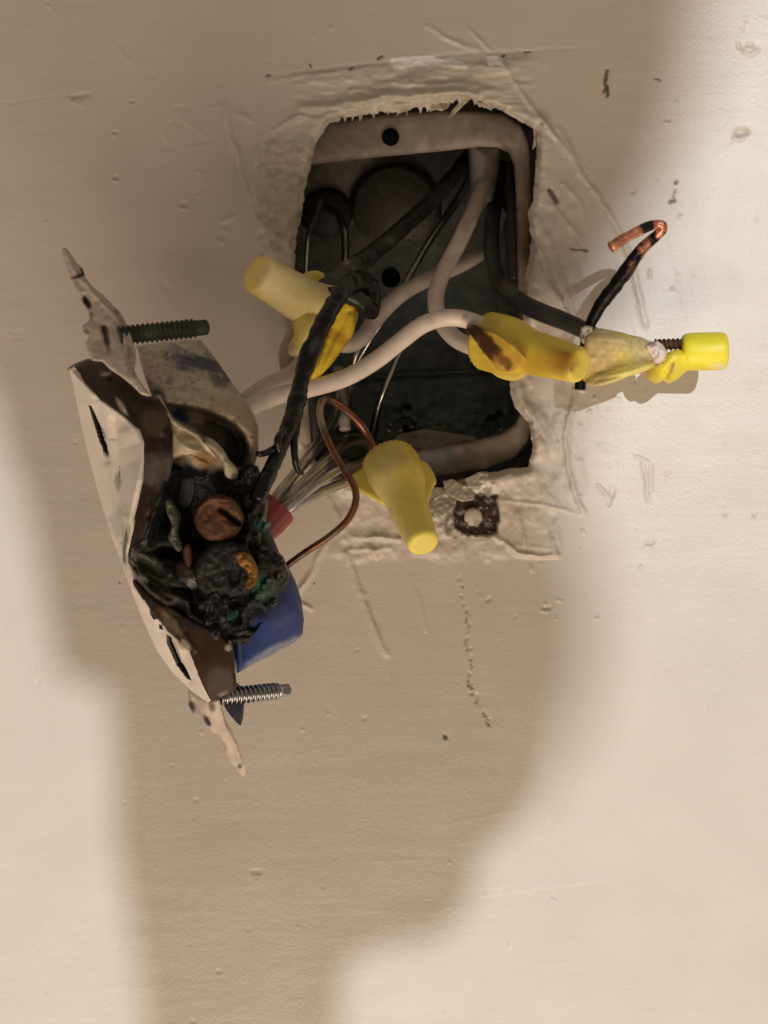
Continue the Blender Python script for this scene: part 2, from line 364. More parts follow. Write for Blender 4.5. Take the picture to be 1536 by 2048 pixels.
def axis(lo, hi, a, b, st):
    core = np.arange(a, b, st); l = [a]; s = st
    while l[-1] > lo: s *= 1.35; l.append(l[-1]-s)
    r = [core[-1]]; s = st
    while r[-1] < hi: s *= 1.35; r.append(r[-1]+s)
    return np.r_[l[1:][::-1], core, r[1:]]
def build_wall():
    ax = axis(-7000, 8500, -40, 1580, 3.0); ay = axis(-7000, 9000, -40, 2090, 3.0)
    X, Y = np.meshgrid(ax, ay); nxg, nyg = len(ax), len(ay)
    x = X.ravel().copy(); y = Y.ravel().copy()
    box = (x > 540) & (x < 1110) & (y > 150) & (y < 1030)
    ins = np.zeros(len(x), bool); ins[box] = inside(x[box], y[box], HB)
    hd = np.full(len(x), 999.); hd[box], _ = poly_dist(x[box], y[box], HB, True)
    # snap the grid to the rim of the hole
    near = np.where((hd < 2.3))[0]
    HBf = resample(HB, .8)
    for s in range(0, len(near), 4000):
        k = near[s:s+4000]; d2 = (x[k][:, None]-HBf[None, :, 0])**2+(y[k][:, None]-HBf[None, :, 1])**2
        j = d2.argmin(1); x[k] = HBf[j, 0]; y[k] = HBf[j, 1]
    ins[near] = False
    hd2 = np.where(box, hd, 999.)
    h = np.zeros(len(x))
    # brush and roller texture
    h += .05*fbm(x/160, y/26, 2, 4)+.16*fbm(x/260, y/200, 3, 3)+.02*fbm(x/14, y/11, 6, 3)+.008*fbm(x/70, y/7, 7, 2)
    edgez = np.exp(-(hd/150)**2)+0
    rim = smooth(210, 60, np.hypot((x-830)/1.0, (y-580)/1.6)-140)
    h += rim*.36*fbm(x/38, y/34, 8, 4)+rim*.10*fbm(x/15, y/13, 18, 3)
    # lumpy old paint left of the hole and built-up paint around it
    lump = smooth(500, 540, x)*smooth(640, 610, x)*smooth(260, 310, y)*smooth(560, 500, y)
    h += lump*(2.0*fbm(x/21, y/18, 12, 3)+.9)
    right = smooth(1040, 1070, x)*smooth(1190, 1130, x)*smooth(330, 420, y)*smooth(1090, 1000, y)
    h += right*(.6+1.5*fbm(x/50, y/80, 14, 4))
    topb = smooth(150, 175, y+(x-530)*.09)*smooth(262, 232, y)*smooth(540, 660, x)*smooth(1090, 1010, x)
    h += topb*(.8+1.1*fbm(x/70, y/20, 15, 4))
    bot = smooth(940, 965, y)*smooth(1125, 1100, y+12*fbm(x/25, y/25, 33, 3))*smooth(640, 700, x)*smooth(1130, 1110, x+14*fbm(x/25, y/25, 34, 3))
    h += bot*(.5+.6*fbm(x/28, y/24, 16, 4))
    for a in [
        ([(450,212),(455,262),(478,330),(500,400),(522,460),(552,525)], 9, .60), ([(408,213),(450,215)], 4, .25), ([(513,308),(508,350),(512,405)], 5, .40), ([(545,260),(600,232),(650,238)], 6, .5),
        ([(1000,122),(1060,212),(1120,285),(1180,372),(1232,452),(1262,520),(1292,650)], 7, .50), ([(1118,258),(1140,300),(1165,340)], 9, .4), ([(855,52),(905,82),(950,98)], 6, .35), ([(938,60),(978,98)], 5, .3),
        ([(220,75),(245,110),(272,135)], 6, .25), ([(600,214),(700,206),(762,192),(850,192),(930,182),(965,196)], 9, .9), ([(760,160),(860,172),(940,160)], 7, .45), ([(700,180),(780,186),(870,180)], 6, .5),
        ([(1060,455),(1085,520),(1112,590),(1140,640)], 7, .75), ([(1095,470),(1118,540),(1140,600),(1150,645)], 5, .55), ([(1072,400),(1110,420),(1160,480)], 8, .4), ([(1150,480),(1170,520)], 4, .4),
        ([(1150,780),(1138,830),(1130,880),(1136,940),(1150,990),(1165,1025)], 6, .85), ([(1060,760),(1070,860),(1066,920)], 7, .45), ([(1040,770),(1048,820),(1062,850)], 9, .6),
        ([(985,1068),(1015,1090),(1035,1108),(1075,1114),(1118,1112)], 5, .7), ([(1040,1040),(1050,1090)], 4, .4), ([(1100,1068),(1116,1112)], 4, .5), ([(1010,1000),(1090,1010),(1160,1030)], 4, .3),
        ([(650,1090),(620,1150),(600,1180),(580,1225)], 6, .5), ([(690,1110),(722,1190),(752,1270),(776,1312)], 8, .45), ([(705,1075),(760,1072),(800,1080)], 6, .6), ([(735,1090),(752,1112)], 6, .5), ([(700,1100),(780,1096)], 5, .35),
        ([(600,1210),(625,1218)], 5, .4), ([(830,1180),(845,1230),(850,1260)], 5, .2), ([(660,1000),(680,1040),(690,1080)], 6, .4),
        ([(960,1792),(1060,1778),(1140,1768),(1222,1757)], 3, .10), ([(940,1783),(1060,1776)], 3, -.05), ([(740,1722),(880,1720)], 4, .03), ([(880,1650),(1080,1610)], 4, .025),
        ([(1285,925),(1298,1000)], 5, .3), ([(1272,912),(1302,925)], 3, .35), ([(1302,925),(1302,985)], 3, -.3), ([(1198,970),(1222,1000)], 4, .4), ([(1225,980),(1218,1010)], 4, -.5),
        ([(1268,640),(1290,760)], 4, .05), ([(1340,480),(1372,640)], 4, .05), ([(1480,100),(1500,110),(1515,100)], 6, .35), ([(1478,85),(1482,105)], 4, -.3),
        ([(360,235),(400,262),(420,285)], 5, .35), ([(330,250),(350,240)], 7, -.35), ([(325,265),(340,288),(360,285)], 4, .35), ([(375,298),(425,290)], 5, .4), ([(385,285),(420,280)], 4, -.35),
        ([(350,220),(372,214)], 5, -.3), ([(135,195),(165,212)], 7, .4), ([(140,192),(180,190)], 6, -.25), ([(430,455),(472,470)], 6, .5), ([(440,445),(470,430)], 5, .3), ([(440,480),(446,484)], 5, .5),
        ([(325,560),(345,585)], 7, -.3), ([(315,575),(330,595)], 4, .3), ([(0,208),(80,196),(150,190)], 3, -.2), ([(530,152),(640,138),(780,124),(880,112),(1000,104),(1150,97)], 3.2, -.16),
        ([(540,162),(640,146),(770,133)], 6, .3), ([(470,228),(505,240)], 7, .35), ([(365,400),(385,415)], 6, .35), ([(1128,365),(1160,400),(1170,450)], 6, .3)]:
        h += ridge(a[0], a[1]*1.3, a[2]*(.5 if a[0][0][0] < 440 else 1.5))(x, y)
    # vertical strip of pock marks by the left of the hole, the crack below, specks everywhere
    rs = np.random.RandomState(5); darkpts = []
    for k in range(26): h += dent(405+rs.uniform(-12, 18), 300+k*4.2, rs.uniform(3, 7), rs.uniform(2, 5), rs.uniform(-.2, .22))(x, y) if k else 0
    crack = catmull([(918,1150),(928,1200),(936,1240),(932,1280),(945,1320),(940,1370),(962,1410),(978,1445)], 12)
    for c in crack[::2]:
        h += dent(c[0]+rs.uniform(-5, 5), c[1]+rs.uniform(-3, 3), rs.uniform(2, 6), rs.uniform(2, 4), rs.uniform(-.4, .2), rs.uniform(0, 3))(x, y)
    for k in range(150):
        cx, cy = rs.uniform(0, 1536), rs.uniform(0, 2048); s = rs.choice([-1, 1, 1]); rr = rs.uniform(2, 5.5)
        m = (np.abs(x-cx) < 20) & (np.abs(y-cy) < 20)
        h[m] += dent(cx, cy, rr, rr*rs.uniform(.5, 1), s*rs.uniform(.06, .25), rs.uniform(0, 3))(x[m], y[m])
    for k in range(90):
        cx, cy = rs.normal(1150, 90), rs.uniform(300, 1250); rr = rs.uniform(2, 6)
        m = (np.abs(x-cx) < 24) & (np.abs(y-cy) < 24)
        h[m] += dent(cx, cy, rr*rs.uniform(1, 2), rr*.6, rs.choice([-1, 1, 1])*rs.uniform(.1, .45), rs.uniform(0, 3))(x[m], y[m])
    for (cx, cy, r_) in [(230,265,6),(232,355,7),(370,408,10),(265,203,5),(1480,265,14),(1500,90,8),(1335,240,6),(1360,430,4),(1095,1215,8),(1508,1030,6),(1450,1030,5),(1300,1085,10)]:
        h += dent(cx, cy, r_, r_*.7, -.35)(x, y)+dent(cx-r_*.3, cy+r_*.9, r_, r_*.4, .3)(x, y)
    # torn paint round the old screw
    torn = smooth(846, 862, x)*smooth(1000, 986, x)*smooth(950, 975, y)*smooth(1082, 1068, y)
    h += torn*.9*fbm(x/13, y/12, 19, 4)
    plate = [(904,990),(930,986),(964,984),(996,990),(999,1030),(996,1068),(962,1074),(924,1070),(908,1054),(906,1026)]
    jx = x+6*fbm(x/16, y/16, 50, 4); jy = y+6*fbm(x/16, y/16, 51, 4)
    pm = np.zeros(len(x)); b2 = (np.abs(x-940) < 90) & (np.abs(y-1030) < 80)
    dpl, _ = poly_dist(jx[b2], jy[b2], plate, True); pm[b2] = np.where(inside(jx[b2], jy[b2], plate), smooth(-1, 4, dpl), 0)
    h -= pm*1.1
    white = np.zeros(len(x))
    for (pl) in [[(782,116),(800,112),(860,110),(880,116),(912,120),(932,126),(925,133),(890,136),(870,130),(820,136),(790,138),(782,130)], [(972,114),(985,110),(1002,112),(1002,126),(990,132),(974,130)], [(905,124),(938,128),(936,136),(908,136)]]:
        b3 = (np.abs(x-890) < 140) & (np.abs(y-122) < 40)
        dw, _ = poly_dist(jx[b3], y[b3]+3*fbm(x[b3]/8, y[b3]/8, 53, 3), pl, True)
        white[b3] = np.maximum(white[b3], np.where(inside(jx[b3], y[b3]+3*fbm(x[b3]/8, y[b3]/8, 53, 3), pl), smooth(-1, 3, dw), 0))
    h += white*.12+white*.3*fbm(x/16, y/9, 55, 3)
    # the rim rolls back into the hole
    h -= np.where(box, .9*np.exp(-(hd2/7)**2), 0)
    h += np.where(box, (.95+.9*fbm(x/30, y/30, 95, 3))*np.exp(-((hd2-17)/15)**2), 0)
    far = (x < -40) | (x > 1580) | (y < -40) | (y > 2090)
    h[far] *= .3
    # colours: one paint colour, bare gypsum, rust and chips where the paint is off
    c = np.tile(np.array([.60, .53, .455]), (len(x), 1))
    old = np.clip(lump+.6*topb, 0, 1)[:, None]*.35
    c = c*(1-old)+np.array([.58, .50, .38])*old
    c *= (1+.03*fbm(x/220, y/180, 60, 3))[:, None]
    def mixc(m, col): 
        nonlocal c
        m = np.clip(m, 0, 1)[:, None]; c = c*(1-m)+np.array(col)*m
    mixc(white*(1.1+.4*fbm(x/9, y/9, 61, 3)), (.88, .86, .82))
    mixc(pm, (.045, .026, .018)); mixc(pm*(fbm(x/10, y/8, 62, 3) > .5), (.55, .50, .43))
    tm = torn*(fbm(x/16, y/15, 63, 4) > .15)*(1-pm); mixc(tm*.75, (.20, .165, .13)); mixc(torn*(fbm(x/9, y/9, 64, 3) > .35)*(1-pm), (.72, .68, .62))
    def chip(path, w, col, st=1.):
        path = np.asarray(path, float); lo = path.min(0)-w*5; hi = path.max(0)+w*5
        m = (x > lo[0]) & (x < hi[0]) & (y > lo[1]) & (y < hi[1])
        dd, t = poly_dist(x[m]+w*.8*fbm(x[m]/15, y[m]/15, 70, 3), y[m]+w*.8*fbm(x[m]/15, y[m]/15, 71, 3), path)
        k = np.zeros(len(x)); k[m] = st*(1-smooth(w*.5, w*1.2, dd)); mixc(k, col); h[m] -= .3*k[m]
    for pth, w in [([(1214,140),(1212,165),(1215,190)], 4), ([(1206,185),(1216,172)], 3), ([(1098,378),(1112,402)], 6), ([(1340,404),(1348,402)], 4.5), ([(1352,366),(1354,364)], 3.5), ([(1345,395),(1350,380)], 1.6),
                   ([(535,152),(540,150)], 3), ([(700,137),(706,134)], 3), ([(757,117),(764,112)], 4), ([(1005,112),(1008,110)], 4), ([(892,1473),(892,1475)], 6), ([(628,1166),(629,1167)], 2.5), ([(240,1164),(240,1165)], 2.5), ([(1140,498),(1175,501)], 2.2),
                   ([(1310,158),(1320,160)], 2), ([(1082,248),(1083,249)], 3), ([(1050,105),(1060,104)], 2.2), ([(620,128),(622,134)], 2)]:
        chip(pth, w, (.08, .06, .045), .9)
    chip([(500,120),(640,140)], 1, (.4, .33, .26), .3)
    for cc in crack[::1]:
        if rs.rand() < .33: chip([(cc[0]+rs.uniform(-4, 4), cc[1]), (cc[0]+rs.uniform(-5, 5), cc[1]+rs.uniform(2, 7))], rs.uniform(1.2, 2.6), (.27, .235, .175), .8)
    chip([(145,196),(172,190)], 6, (.50, .33, .27), .5)
    chip([(1475,270),(1490,262)], 9, (.42, .35, .26), .6); chip([(505,1745),(520,1744)], 4, (.45, .38, .32), .6); chip([(1105,1795),(1110,1800)], 3.5, (.4, .34, .28), .6)
    chip([(560,540),(590,500)], 3, (.30, .27, .20), .0)
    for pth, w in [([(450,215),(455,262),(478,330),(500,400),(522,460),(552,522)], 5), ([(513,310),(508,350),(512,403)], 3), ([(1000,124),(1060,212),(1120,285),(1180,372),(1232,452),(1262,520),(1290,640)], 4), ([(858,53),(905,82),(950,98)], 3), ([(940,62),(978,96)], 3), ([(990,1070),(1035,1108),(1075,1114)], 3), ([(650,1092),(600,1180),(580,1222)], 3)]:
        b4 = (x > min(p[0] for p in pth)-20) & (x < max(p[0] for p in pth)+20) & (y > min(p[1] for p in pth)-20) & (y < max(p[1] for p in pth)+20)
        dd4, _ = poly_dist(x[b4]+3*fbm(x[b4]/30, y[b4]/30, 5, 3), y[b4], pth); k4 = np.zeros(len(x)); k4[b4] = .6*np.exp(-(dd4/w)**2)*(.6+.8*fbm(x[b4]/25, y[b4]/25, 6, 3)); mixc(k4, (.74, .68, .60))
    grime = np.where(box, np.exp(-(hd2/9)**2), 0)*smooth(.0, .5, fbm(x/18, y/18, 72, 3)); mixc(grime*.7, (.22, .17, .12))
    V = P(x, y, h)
    idx = np.arange(nxg*nyg).reshape(nyg, nxg)
    q = np.stack([idx[:-1, :-1], idx[1:, :-1], idx[1:, 1:], idx[:-1, 1:]], -1).reshape(-1, 4)
    on = np.zeros(len(x), bool); on[near] = True
    cxq = x[q].mean(1); cyq = y[q].mean(1)
    bad = ins[q].any(1)
    cand = np.where(on[q].all(1))[0]; bad[cand] |= inside(cxq[cand], cyq[cand], HB)
    q = q[~bad]
    # rim faces going back through the plaster
    e = np.concatenate([q[:, [0, 1]], q[:, [1, 2]], q[:, [2, 3]], q[:, [3, 0]]]); key = np.sort(e, 1); k1 = key[:, 0].astype(np.int64)*len(x)+key[:, 1]
    u, inv, cnt = np.unique(k1, return_inverse=True, return_counts=True)
    be = e[cnt[inv] == 1]; be = be[on[be].all(1)]
    bv = np.unique(be); mapb = -np.ones(len(x), int); n0 = len(x); 
    rings = []
    newV = [V]; newC = [c]; off = n0; prev = None
    cen = np.array([830., 590.])
    F2 = []
    prev_map = np.arange(n0)
    for r_i, (dep, grow) in enumerate([(-1.2, -1.), (-3.5, 3.), (-9.5, 6.)]):
        dirx = x[bv]-cen[0]; diry = y[bv]-cen[1]; L = np.hypot(dirx, diry)
        g = grow+3*fbm(x[bv]/12, y[bv]/12+r_i*9, 80+r_i, 3)
        Vn = P(x[bv]+dirx/L*g, y[bv]+diry/L*g, np.full(len(bv), dep)+.5*fbm(x[bv]/9, y[bv]/9, 90+r_i, 3)); newV.append(Vn)
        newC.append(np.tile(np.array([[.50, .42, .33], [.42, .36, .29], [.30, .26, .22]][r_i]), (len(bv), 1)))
        m2 = prev_map.copy(); m2[bv] = off+np.arange(len(bv))
        F2.append(np.stack([prev_map[be[:, 1]], prev_map[be[:, 0]], m2[be[:, 0]], m2[be[:, 1]]], 1)); prev_map = m2; off += len(bv)
    V = np.vstack(newV); c = np.vstack(newC); q = np.vstack([q]+F2)
    me = bpy.data.meshes.new('wall'); me.vertices.add(len(V)); me.vertices.foreach_set('co', V.astype(np.float32).ravel())
    me.loops.add(q.size); me.loops.foreach_set('vertex_index', q.astype(np.int32).ravel())
    me.polygons.add(len(q)); me.polygons.foreach_set('loop_start', np.arange(0, q.size, 4, dtype=np.int32)); me.polygons.foreach_set('loop_total', np.full(len(q), 4, np.int32))
    me.update(calc_edges=True); me.validate(); me.polygons.foreach_set('use_smooth', [True]*len(me.polygons))
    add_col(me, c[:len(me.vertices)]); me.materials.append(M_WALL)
    o = bpy.data.objects.new('wall', me); COL.objects.link(o); o['kind'] = 'structure'
    o['label'] = 'beige painted wall with a ragged rectangular hole'; o['category'] = 'wall'
    return o
wall = build_wall()

# torn paper and paint curls hanging at the top rim of the hole
def flake(pts, d, col, t=.35, tip=1.5):
    ym = min(p[1] for p in pts)
    return relief('paint_flake', pts, lambda x, y: d+(y-ym)*tip*.03+.3*fbm(x/6, y/6, 3, 2), M_PAINTED, wall, thick=t, res=2.5, rnd=.1, rpx=2, col=col, var=.25)
PF = (.52, .44, .34)
flake([(868,204),(886,200),(902,204),(896,216),(884,222),(872,219),(862,222),(858,214)], 0, PF)
flake([(880,206),(893,204),(895,216),(886,220)], .5, (.35,.28,.2))
flake([(928,194),(948,192),(930,208),(912,226),(896,238),(904,220)], -1, (.40, .36, .25), .3, -1)
flake([(952,204),(968,206),(978,198),(984,222),(970,212),(958,214)], .6, (.62, .55, .46))
for (a, b, w) in [(706,232,5),(722,230,6),(748,226,5),(776,222,6),(690,236,5),(797,224,5),(812,220,4)]:
    L = random.uniform(8, 17); flake([(a-w,b-3),(a+w,b-3),(a+random.uniform(-3,4),b+L)], -.2, PF)
flake([(640,238),(668,230),(682,237),(676,242),(655,244)], .6, (.62,.55,.44), .9)
flake([(1066,256),(1073,258),(1072,292),(1064,300),(1068,276)], -1, (.50,.43,.34))
flake([(886,962),(905,958),(928,970),(950,985),(948,1000),(925,1004),(905,996),(890,980)], 1.2, (.46, .40, .33), .8)
flake([(845,985),(870,974),(898,978),(915,992),(910,1015),(885,1030),(862,1038),(848,1015)], .6, (.42, .37, .30), .8)
flake([(930,958),(958,944),(978,948),(972,962),(955,980),(935,975)], 1.0, (.52, .45, .37), .8)

# old painted screw in the torn plate
o = lathe('wall_screw', P(946,1034,-.8), P(946,1034,1.3), [(0,2.1),(.55,2.15),(.85,1.95),(1,1.4)], M_PAINTED, None, (.56,.47,.39), [(955,1048,9,(.25,.18,.13),.7),(932,1048,6,(.1,.06,.04),.8)], wob=.08)
tag(o, 'round paint-covered screw head in the torn rusty patch under the hole', 'screw')

# ================================================================== ELECTRICAL BOX
box = thing('electrical_box', 'metal junction box with paint-smeared front ring, set inside the hole', 'junction box', P(820,600,-8))
RO = [(540,262),(660,243),(760,230),(860,222),(950,222),(1005,228),(1042,250),(1058,285),(1063,340),(1064,450),(1060,600),(1062,760),(1066,850),(1056,885),(1030,915),(975,938),(900,950),(840,962),(740,980),(620,990),(540,990)]
RI = [(548,338),(620,330),(760,314),(880,303),(960,294),(995,295),(1018,306),(1028,330),(1031,380),(1034,480),(1036,600),(1038,740),(1040,826),(1030,848),(1000,868),(940,884),(880,893),(800,905),(700,918),(600,928),(548,930)]
def ring():
    a = resample(RO, 5); n = 260
    ao = resample(RO, 1); ai = resample(RI, 1)
    def byang(p): 
        an = np.arctan2(p[:, 1]-610, p[:, 0]-800); k = np.argsort(an); return an[k], p[k]
    th = np.linspace(-np.pi, np.pi, 420, endpoint=False)
    def at(p):
        an, q = byang(p); an = np.r_[an-2*np.pi, an, an+2*np.pi]; q = np.vstack([q, q, q]); return np.stack([np.interp(th, an, q[:, k]) for k in (0, 1)], 1)
    o_, i_ = at(ao), at(ai); rows = []; m = len(th)
    for f, dd in [(0,-14.),(0,-8.6),(.04,-7.7),(.12,-7.2),(.3,-7.),(.5,-6.9),(.7,-6.9),(.85,-7.1),(.94,-7.6),(1,-8.4),(1.0,-11.5)]:
        q = o_*(1-f)+i_*f; rows.append(P(q[:, 0], q[:, 1], dd+.35*fbm(q[:, 0]/40, q[:, 1]/30, 5, 4)+.15*fbm(q[:, 0]/10, q[:, 1]/10, 6, 3)*(0<f<1)))
    V = np.vstack(rows); F = []
    for r_ in range(len(rows)-1):
        for j in range(m):
            k = (j+1) % m; F.append((r_*m+j, (r_+1)*m+j, (r_+1)*m+k, r_*m+k))
    col = paint(V, (.30,.245,.195), [(1035,330,60,(.15,.115,.09),.8,.6,.9),(1050,420,40,(.17,.13,.10),.7,2.5),(860,300,90,(.34,.28,.22),.5,.25),(770,300,60,(.2,.165,.12),.6,.3),(1045,480,60,(.13,.075,.045),.55,2.0,1.57),(1050,640,60,(.08,.05,.035),.8,1.5,1.57),(872,925,66,(.19,.195,.20),1.0,.6,-.15),(720,265,55,(.20,.165,.13),.5),(1000,240,60,(.14,.11,.09),.5),(640,260,40,(.12,.1,.08),.6)], .28, .06)
    return mesh('front_ring', V, F, M_PAINTED, box, col)
ring()
# black disc painting in the shade of the tapped hole in the ring
o = lathe('tapped_hole_disc', P(781,275,-6.2), P(781,274,-7.4), [(0,1.95),(.2,2.05),(1,2.05)], M_HOLE, box, (.006,.005,.004), sides=32)
def box_body():
    # inner shell: back panel and four walls, wider than the ring opening
    B = -52.
    cx0, cy0, cx1, cy1 = 480, 190, 1130, 1010
    c = [P(cx0,cy0,-9.5), P(cx1,cy0-30,-9.5), P(cx1,cy1-30,-9.5), P(cx0,cy1,-9.5)]
    b = [v+np.array([0, (-9.5-B)/1000, 0]) for v in c]
    names = ['side_panel']*4
    for k in range(4):
        a0, a1, b0, b1 = c[k], c[(k+1) % 4], b[k], b[(k+1) % 4]
        n = 12; V = []; F = []
        for i in range(n+1):
            for j in range(n+1):
                u, v = i/n, j/n; V.append((a0*(1-u)+a1*u)*(1-v)+(b0*(1-u)+b1*u)*v)
        for i in range(n):
            for j in range(n): q = i*(n+1)+j; F.append((q, q+1, q+n+2, q+n+1))
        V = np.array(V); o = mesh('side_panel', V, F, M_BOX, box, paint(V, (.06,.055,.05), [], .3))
    # back panel
    ax = np.linspace(b[0][0], b[1][0], 130); az = np.linspace(max(b[0][2], b[1][2])+.001, min(b[2][2], b[3][2])-.001, 160)
    X, Z = np.meshgrid(ax, az); x = X.ravel(); z = Z.ravel()
    V = np.stack([x, np.full(len(x), -B/1000), z], 1); px, py = proj(V)
    lump = (.5*smooth(700, 850, py)+.35)*fbm(px/40, py/40, 5, 4)+.5*smooth(770, 830, py)*fbm(px/13, py/11, 6, 3)
    V[:, 1] -= (lump+ridge([(690,760),(800,750),(900,745),(1000,738)], 9, 1.3, False)(px, py))/1000
    base = 2.1*paint(V, (.075,.07,.062), [(700,350,100,(.17,.145,.105),.8),(930,330,120,(.04,.037,.033),.8),(860,460,150,(.085,.078,.065),.5),(850,720,230,(.070,.088,.088),.9),(880,840,190,(.075,.095,.092),.9,.5),(760,600,40,(.10,.09,.075),.5),(900,690,60,(.06,.06,.06),.7)], .4, .04)
    dk = smooth(.30, .42, fbm(px/34, py/22, 77, 4))*smooth(780, 815, py)*smooth(900, 870, py)*smooth(770, 810, px)
    base = base*(1-dk[:, None])+np.array([.004, .004, .004])*dk[:, None]
    n1 = len(ax); F = [(i*n1+j, i*n1+j+1, (i+1)*n1+j+1, (i+1)*n1+j) for i in range(len(az)-1) for j in range(n1-1)]
    F = [f[::-1] for f in F]
    mesh('back_panel', V, F, M_BOX, box, base)
    # knockouts: big pressed discs with a groove, and a black disc painting in the through hole's shade
    for (kx, ky, r, kc) in [(790,420,88,(.085,.075,.058)),(655,430,50,(.04,.036,.032))]:
        rm = r*S*(D-B)/D
        lathe('knockout', P(kx,ky,B-.3), P(kx,ky,B+1.6), [(0,rm),(.35,rm*.99),(.6,rm*.955),(.85,rm*.93),(1,rm*.90)], M_BOX, box, kc, [], .3, 64)
        T = lathe('knockout_groove', P(kx,ky,B-.3), P(kx,ky,B+.35), [(0,rm*1.06),(.8,rm*1.06),(1,rm*1.035)], M_CHAR, box, (.012,.011,.01), sides=64)
    for (kx, ky, r) in [(782,556,19)]:
        rm = r*S*(D-B)/D
        lathe('back_hole_disc', P(kx,ky,B-.3), P(kx,ky,B+.6), [(0,rm),(1,rm)], M_HOLE, box, (.004,.004,.004), sides=32)
    relief('clamp', [(938,285),(1002,285),(1000,330),(985,402),(950,415),(942,370)], lambda x, y: -20+0*x+(x-970)*-.02, M_PAINTED, box, thick=9, res=4, rnd=4.5, rpx=30, col=(.36,.31,.26), blobs=[(990,340,40,(.12,.1,.085),.7)], var=.2)
    relief('paint_patch', [(786,880),(800,868),(850,858),(890,864),(940,872),(960,880),(920,892),(890,902),(845,904),(800,896)], lambda x, y: -22+0*x, M_PAINTED, box, thick=.8, res=4, col=(.36,.32,.27), var=.25, noise=(.8,20))
box_body()
rs = np.random.RandomState(3)
for k in range(14):
    cx, cy = rs.uniform(740, 1010), rs.uniform(845, 885); r0 = rs.uniform(3, 8); an_ = np.linspace(0, 2*np.pi, 9, endpoint=False); rr = r0*(.6+.7*rs.rand(9))
    relief('debris_crumb', np.c_[cx+rr*np.cos(an_), cy+rr*.7*np.sin(an_)], -rs.uniform(16, 30), M_PAINTED, box, thick=1.2, res=2.5, rnd=.5, rpx=3, col=[(.42,.37,.31),(.05,.045,.04),(.22,.2,.17)][k % 3], var=.2, noise=(.4,5))

# ================================================================== WIRES
WHITE = (.74,.635,.55); BLK = (.022,.022,.022); TIN = (.55,.54,.50); CU = (.62,.24,.12)
gW = None
t = tube('black_wire', [(960,285,-34),(925,330,-28),(870,395,-16),(800,460,-4),(735,515,6),(690,545,13),(655,570,19),(640,592,22)], [1.9,1.9,1.95,2.0,2.1,2.3,2.4,2.2], M_BURNT, None, (.022,.021,.020),
     [(690,545,42,(.10,.097,.092),.7),(780,480,10,(.16,.15,.14),.5),(880,380,40,(.05,.05,.048),.7),(690,520,10,(.25,.24,.22),.6)], .4, rough=.16, rscale=9)
tag(t, 'charred grey-black wire running from the box top diagonally down to the left yellow connector', 'wire')
t = tube('bare_wire', [(945,345,-30),(915,400,-25),(860,480,-18),(820,550,-14),(780,620,-12),(740,680,-14),(705,740,-18)], [1.15,1.1,.95,.85,.8,.8,.8], M_BARE, None, (.34,.33,.31), [(900,420,30,(.12,.11,.1),.7)], .2)
tag(t, 'thin bare ground wire stretched across the middle of the box', 'wire')
t = tube('bare_wire', [(612,620,-22),(612,540,-23),(617,470,-25),(632,430,-30),(640,400,-34)], .62, M_BARE, None, (.75,.73,.68))
tag(t, 'thin shiny wire standing just inside the left rim of the hole', 'wire')
t = tube('bare_wire', [(655,415,-34),(678,430,-30),(690,470,-28),(690,530,-30),(684,590,-34)], [1.1,1.1,1.05,1.0,.9], M_BARE, None, (.20,.18,.16))
tag(t, 'dark curved bare wire beside the round knockout at the left of the box', 'wire')
t = tube('bare_wire', [(830,640,-26),(800,705,-24),(772,770,-24),(755,820,-26),(745,875,-28)], [.7,.75,.85,1.0,1.2], M_BARE, None, (.60,.58,.53), [(750,850,45,(.20,.18,.16),.8)], .3)
tag(t, 'thin silvery wire hanging below the white wires in the lower box', 'wire')
t = tube('bare_wire', [(738,655,-10),(716,700,-6),(706,735,-8),(695,800,-14),(690,850,-18)], [.75,.75,.8,1.1,1.5], M_BARE, None, (.55,.5,.44), [(694,820,40,(.12,.1,.08),.8)], .3)
tag(t, 'thin wire showing between the left connector and the loose copper loop', 'wire')

t = tube('white_wire', [(980,300,-30),(968,360,-23),(945,425,-15),(915,490,-8),(886,545,-3),(872,590,1),(878,635,5),(905,672,10),(940,692,15),(985,705,20)], [2.0,2.0,2.0,2.0,1.95,1.95,1.95,1.95,1.95,1.95], M_INS, None, WHITE,
     [(892,532,9,(.75,.70,.6),.8),(895,560,60,(.58,.40,.34),.35),(960,400,60,(.42,.36,.31),.6),(930,455,12,(.4,.31,.25),.5)], .12)
tag(t, 'white insulated wire coming down from the box clamp and bending into the scorched connector', 'wire')
t = tube('white_wire', [(462,842,34),(500,815,33),(560,790,31),(620,777,29),(690,756,27),(750,722,25),(800,683,24),(845,650,23),(890,636,22),(935,640,22),(985,662,24)], 1.9, M_INS, None, WHITE,
     [(930,635,7,(.25,.18,.14),.7),(860,640,12,(.45,.36,.3),.4)], .06)
tag(t, 'long clean white wire arching from the burnt outlet across to the scorched connector', 'wire')
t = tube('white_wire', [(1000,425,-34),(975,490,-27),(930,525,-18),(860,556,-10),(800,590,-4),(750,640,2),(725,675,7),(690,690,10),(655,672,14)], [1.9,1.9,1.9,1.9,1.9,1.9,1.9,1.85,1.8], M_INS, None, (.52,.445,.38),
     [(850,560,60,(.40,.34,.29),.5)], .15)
tag(t, 'greyish white wire deep in the box passing behind to the left connector', 'wire')
t = tube('white_wire', [(465,830,28),(495,800,27),(530,775,25),(570,757,24),(598,735,23),(612,700,22),(620,670,21)], [1.9,1.9,1.95,2.0,2.0,1.9,1.9], M_INS, None, (.68,.575,.49), [], .1)
tag(t, 'short white wire from the burnt outlet up into the left connector', 'wire')
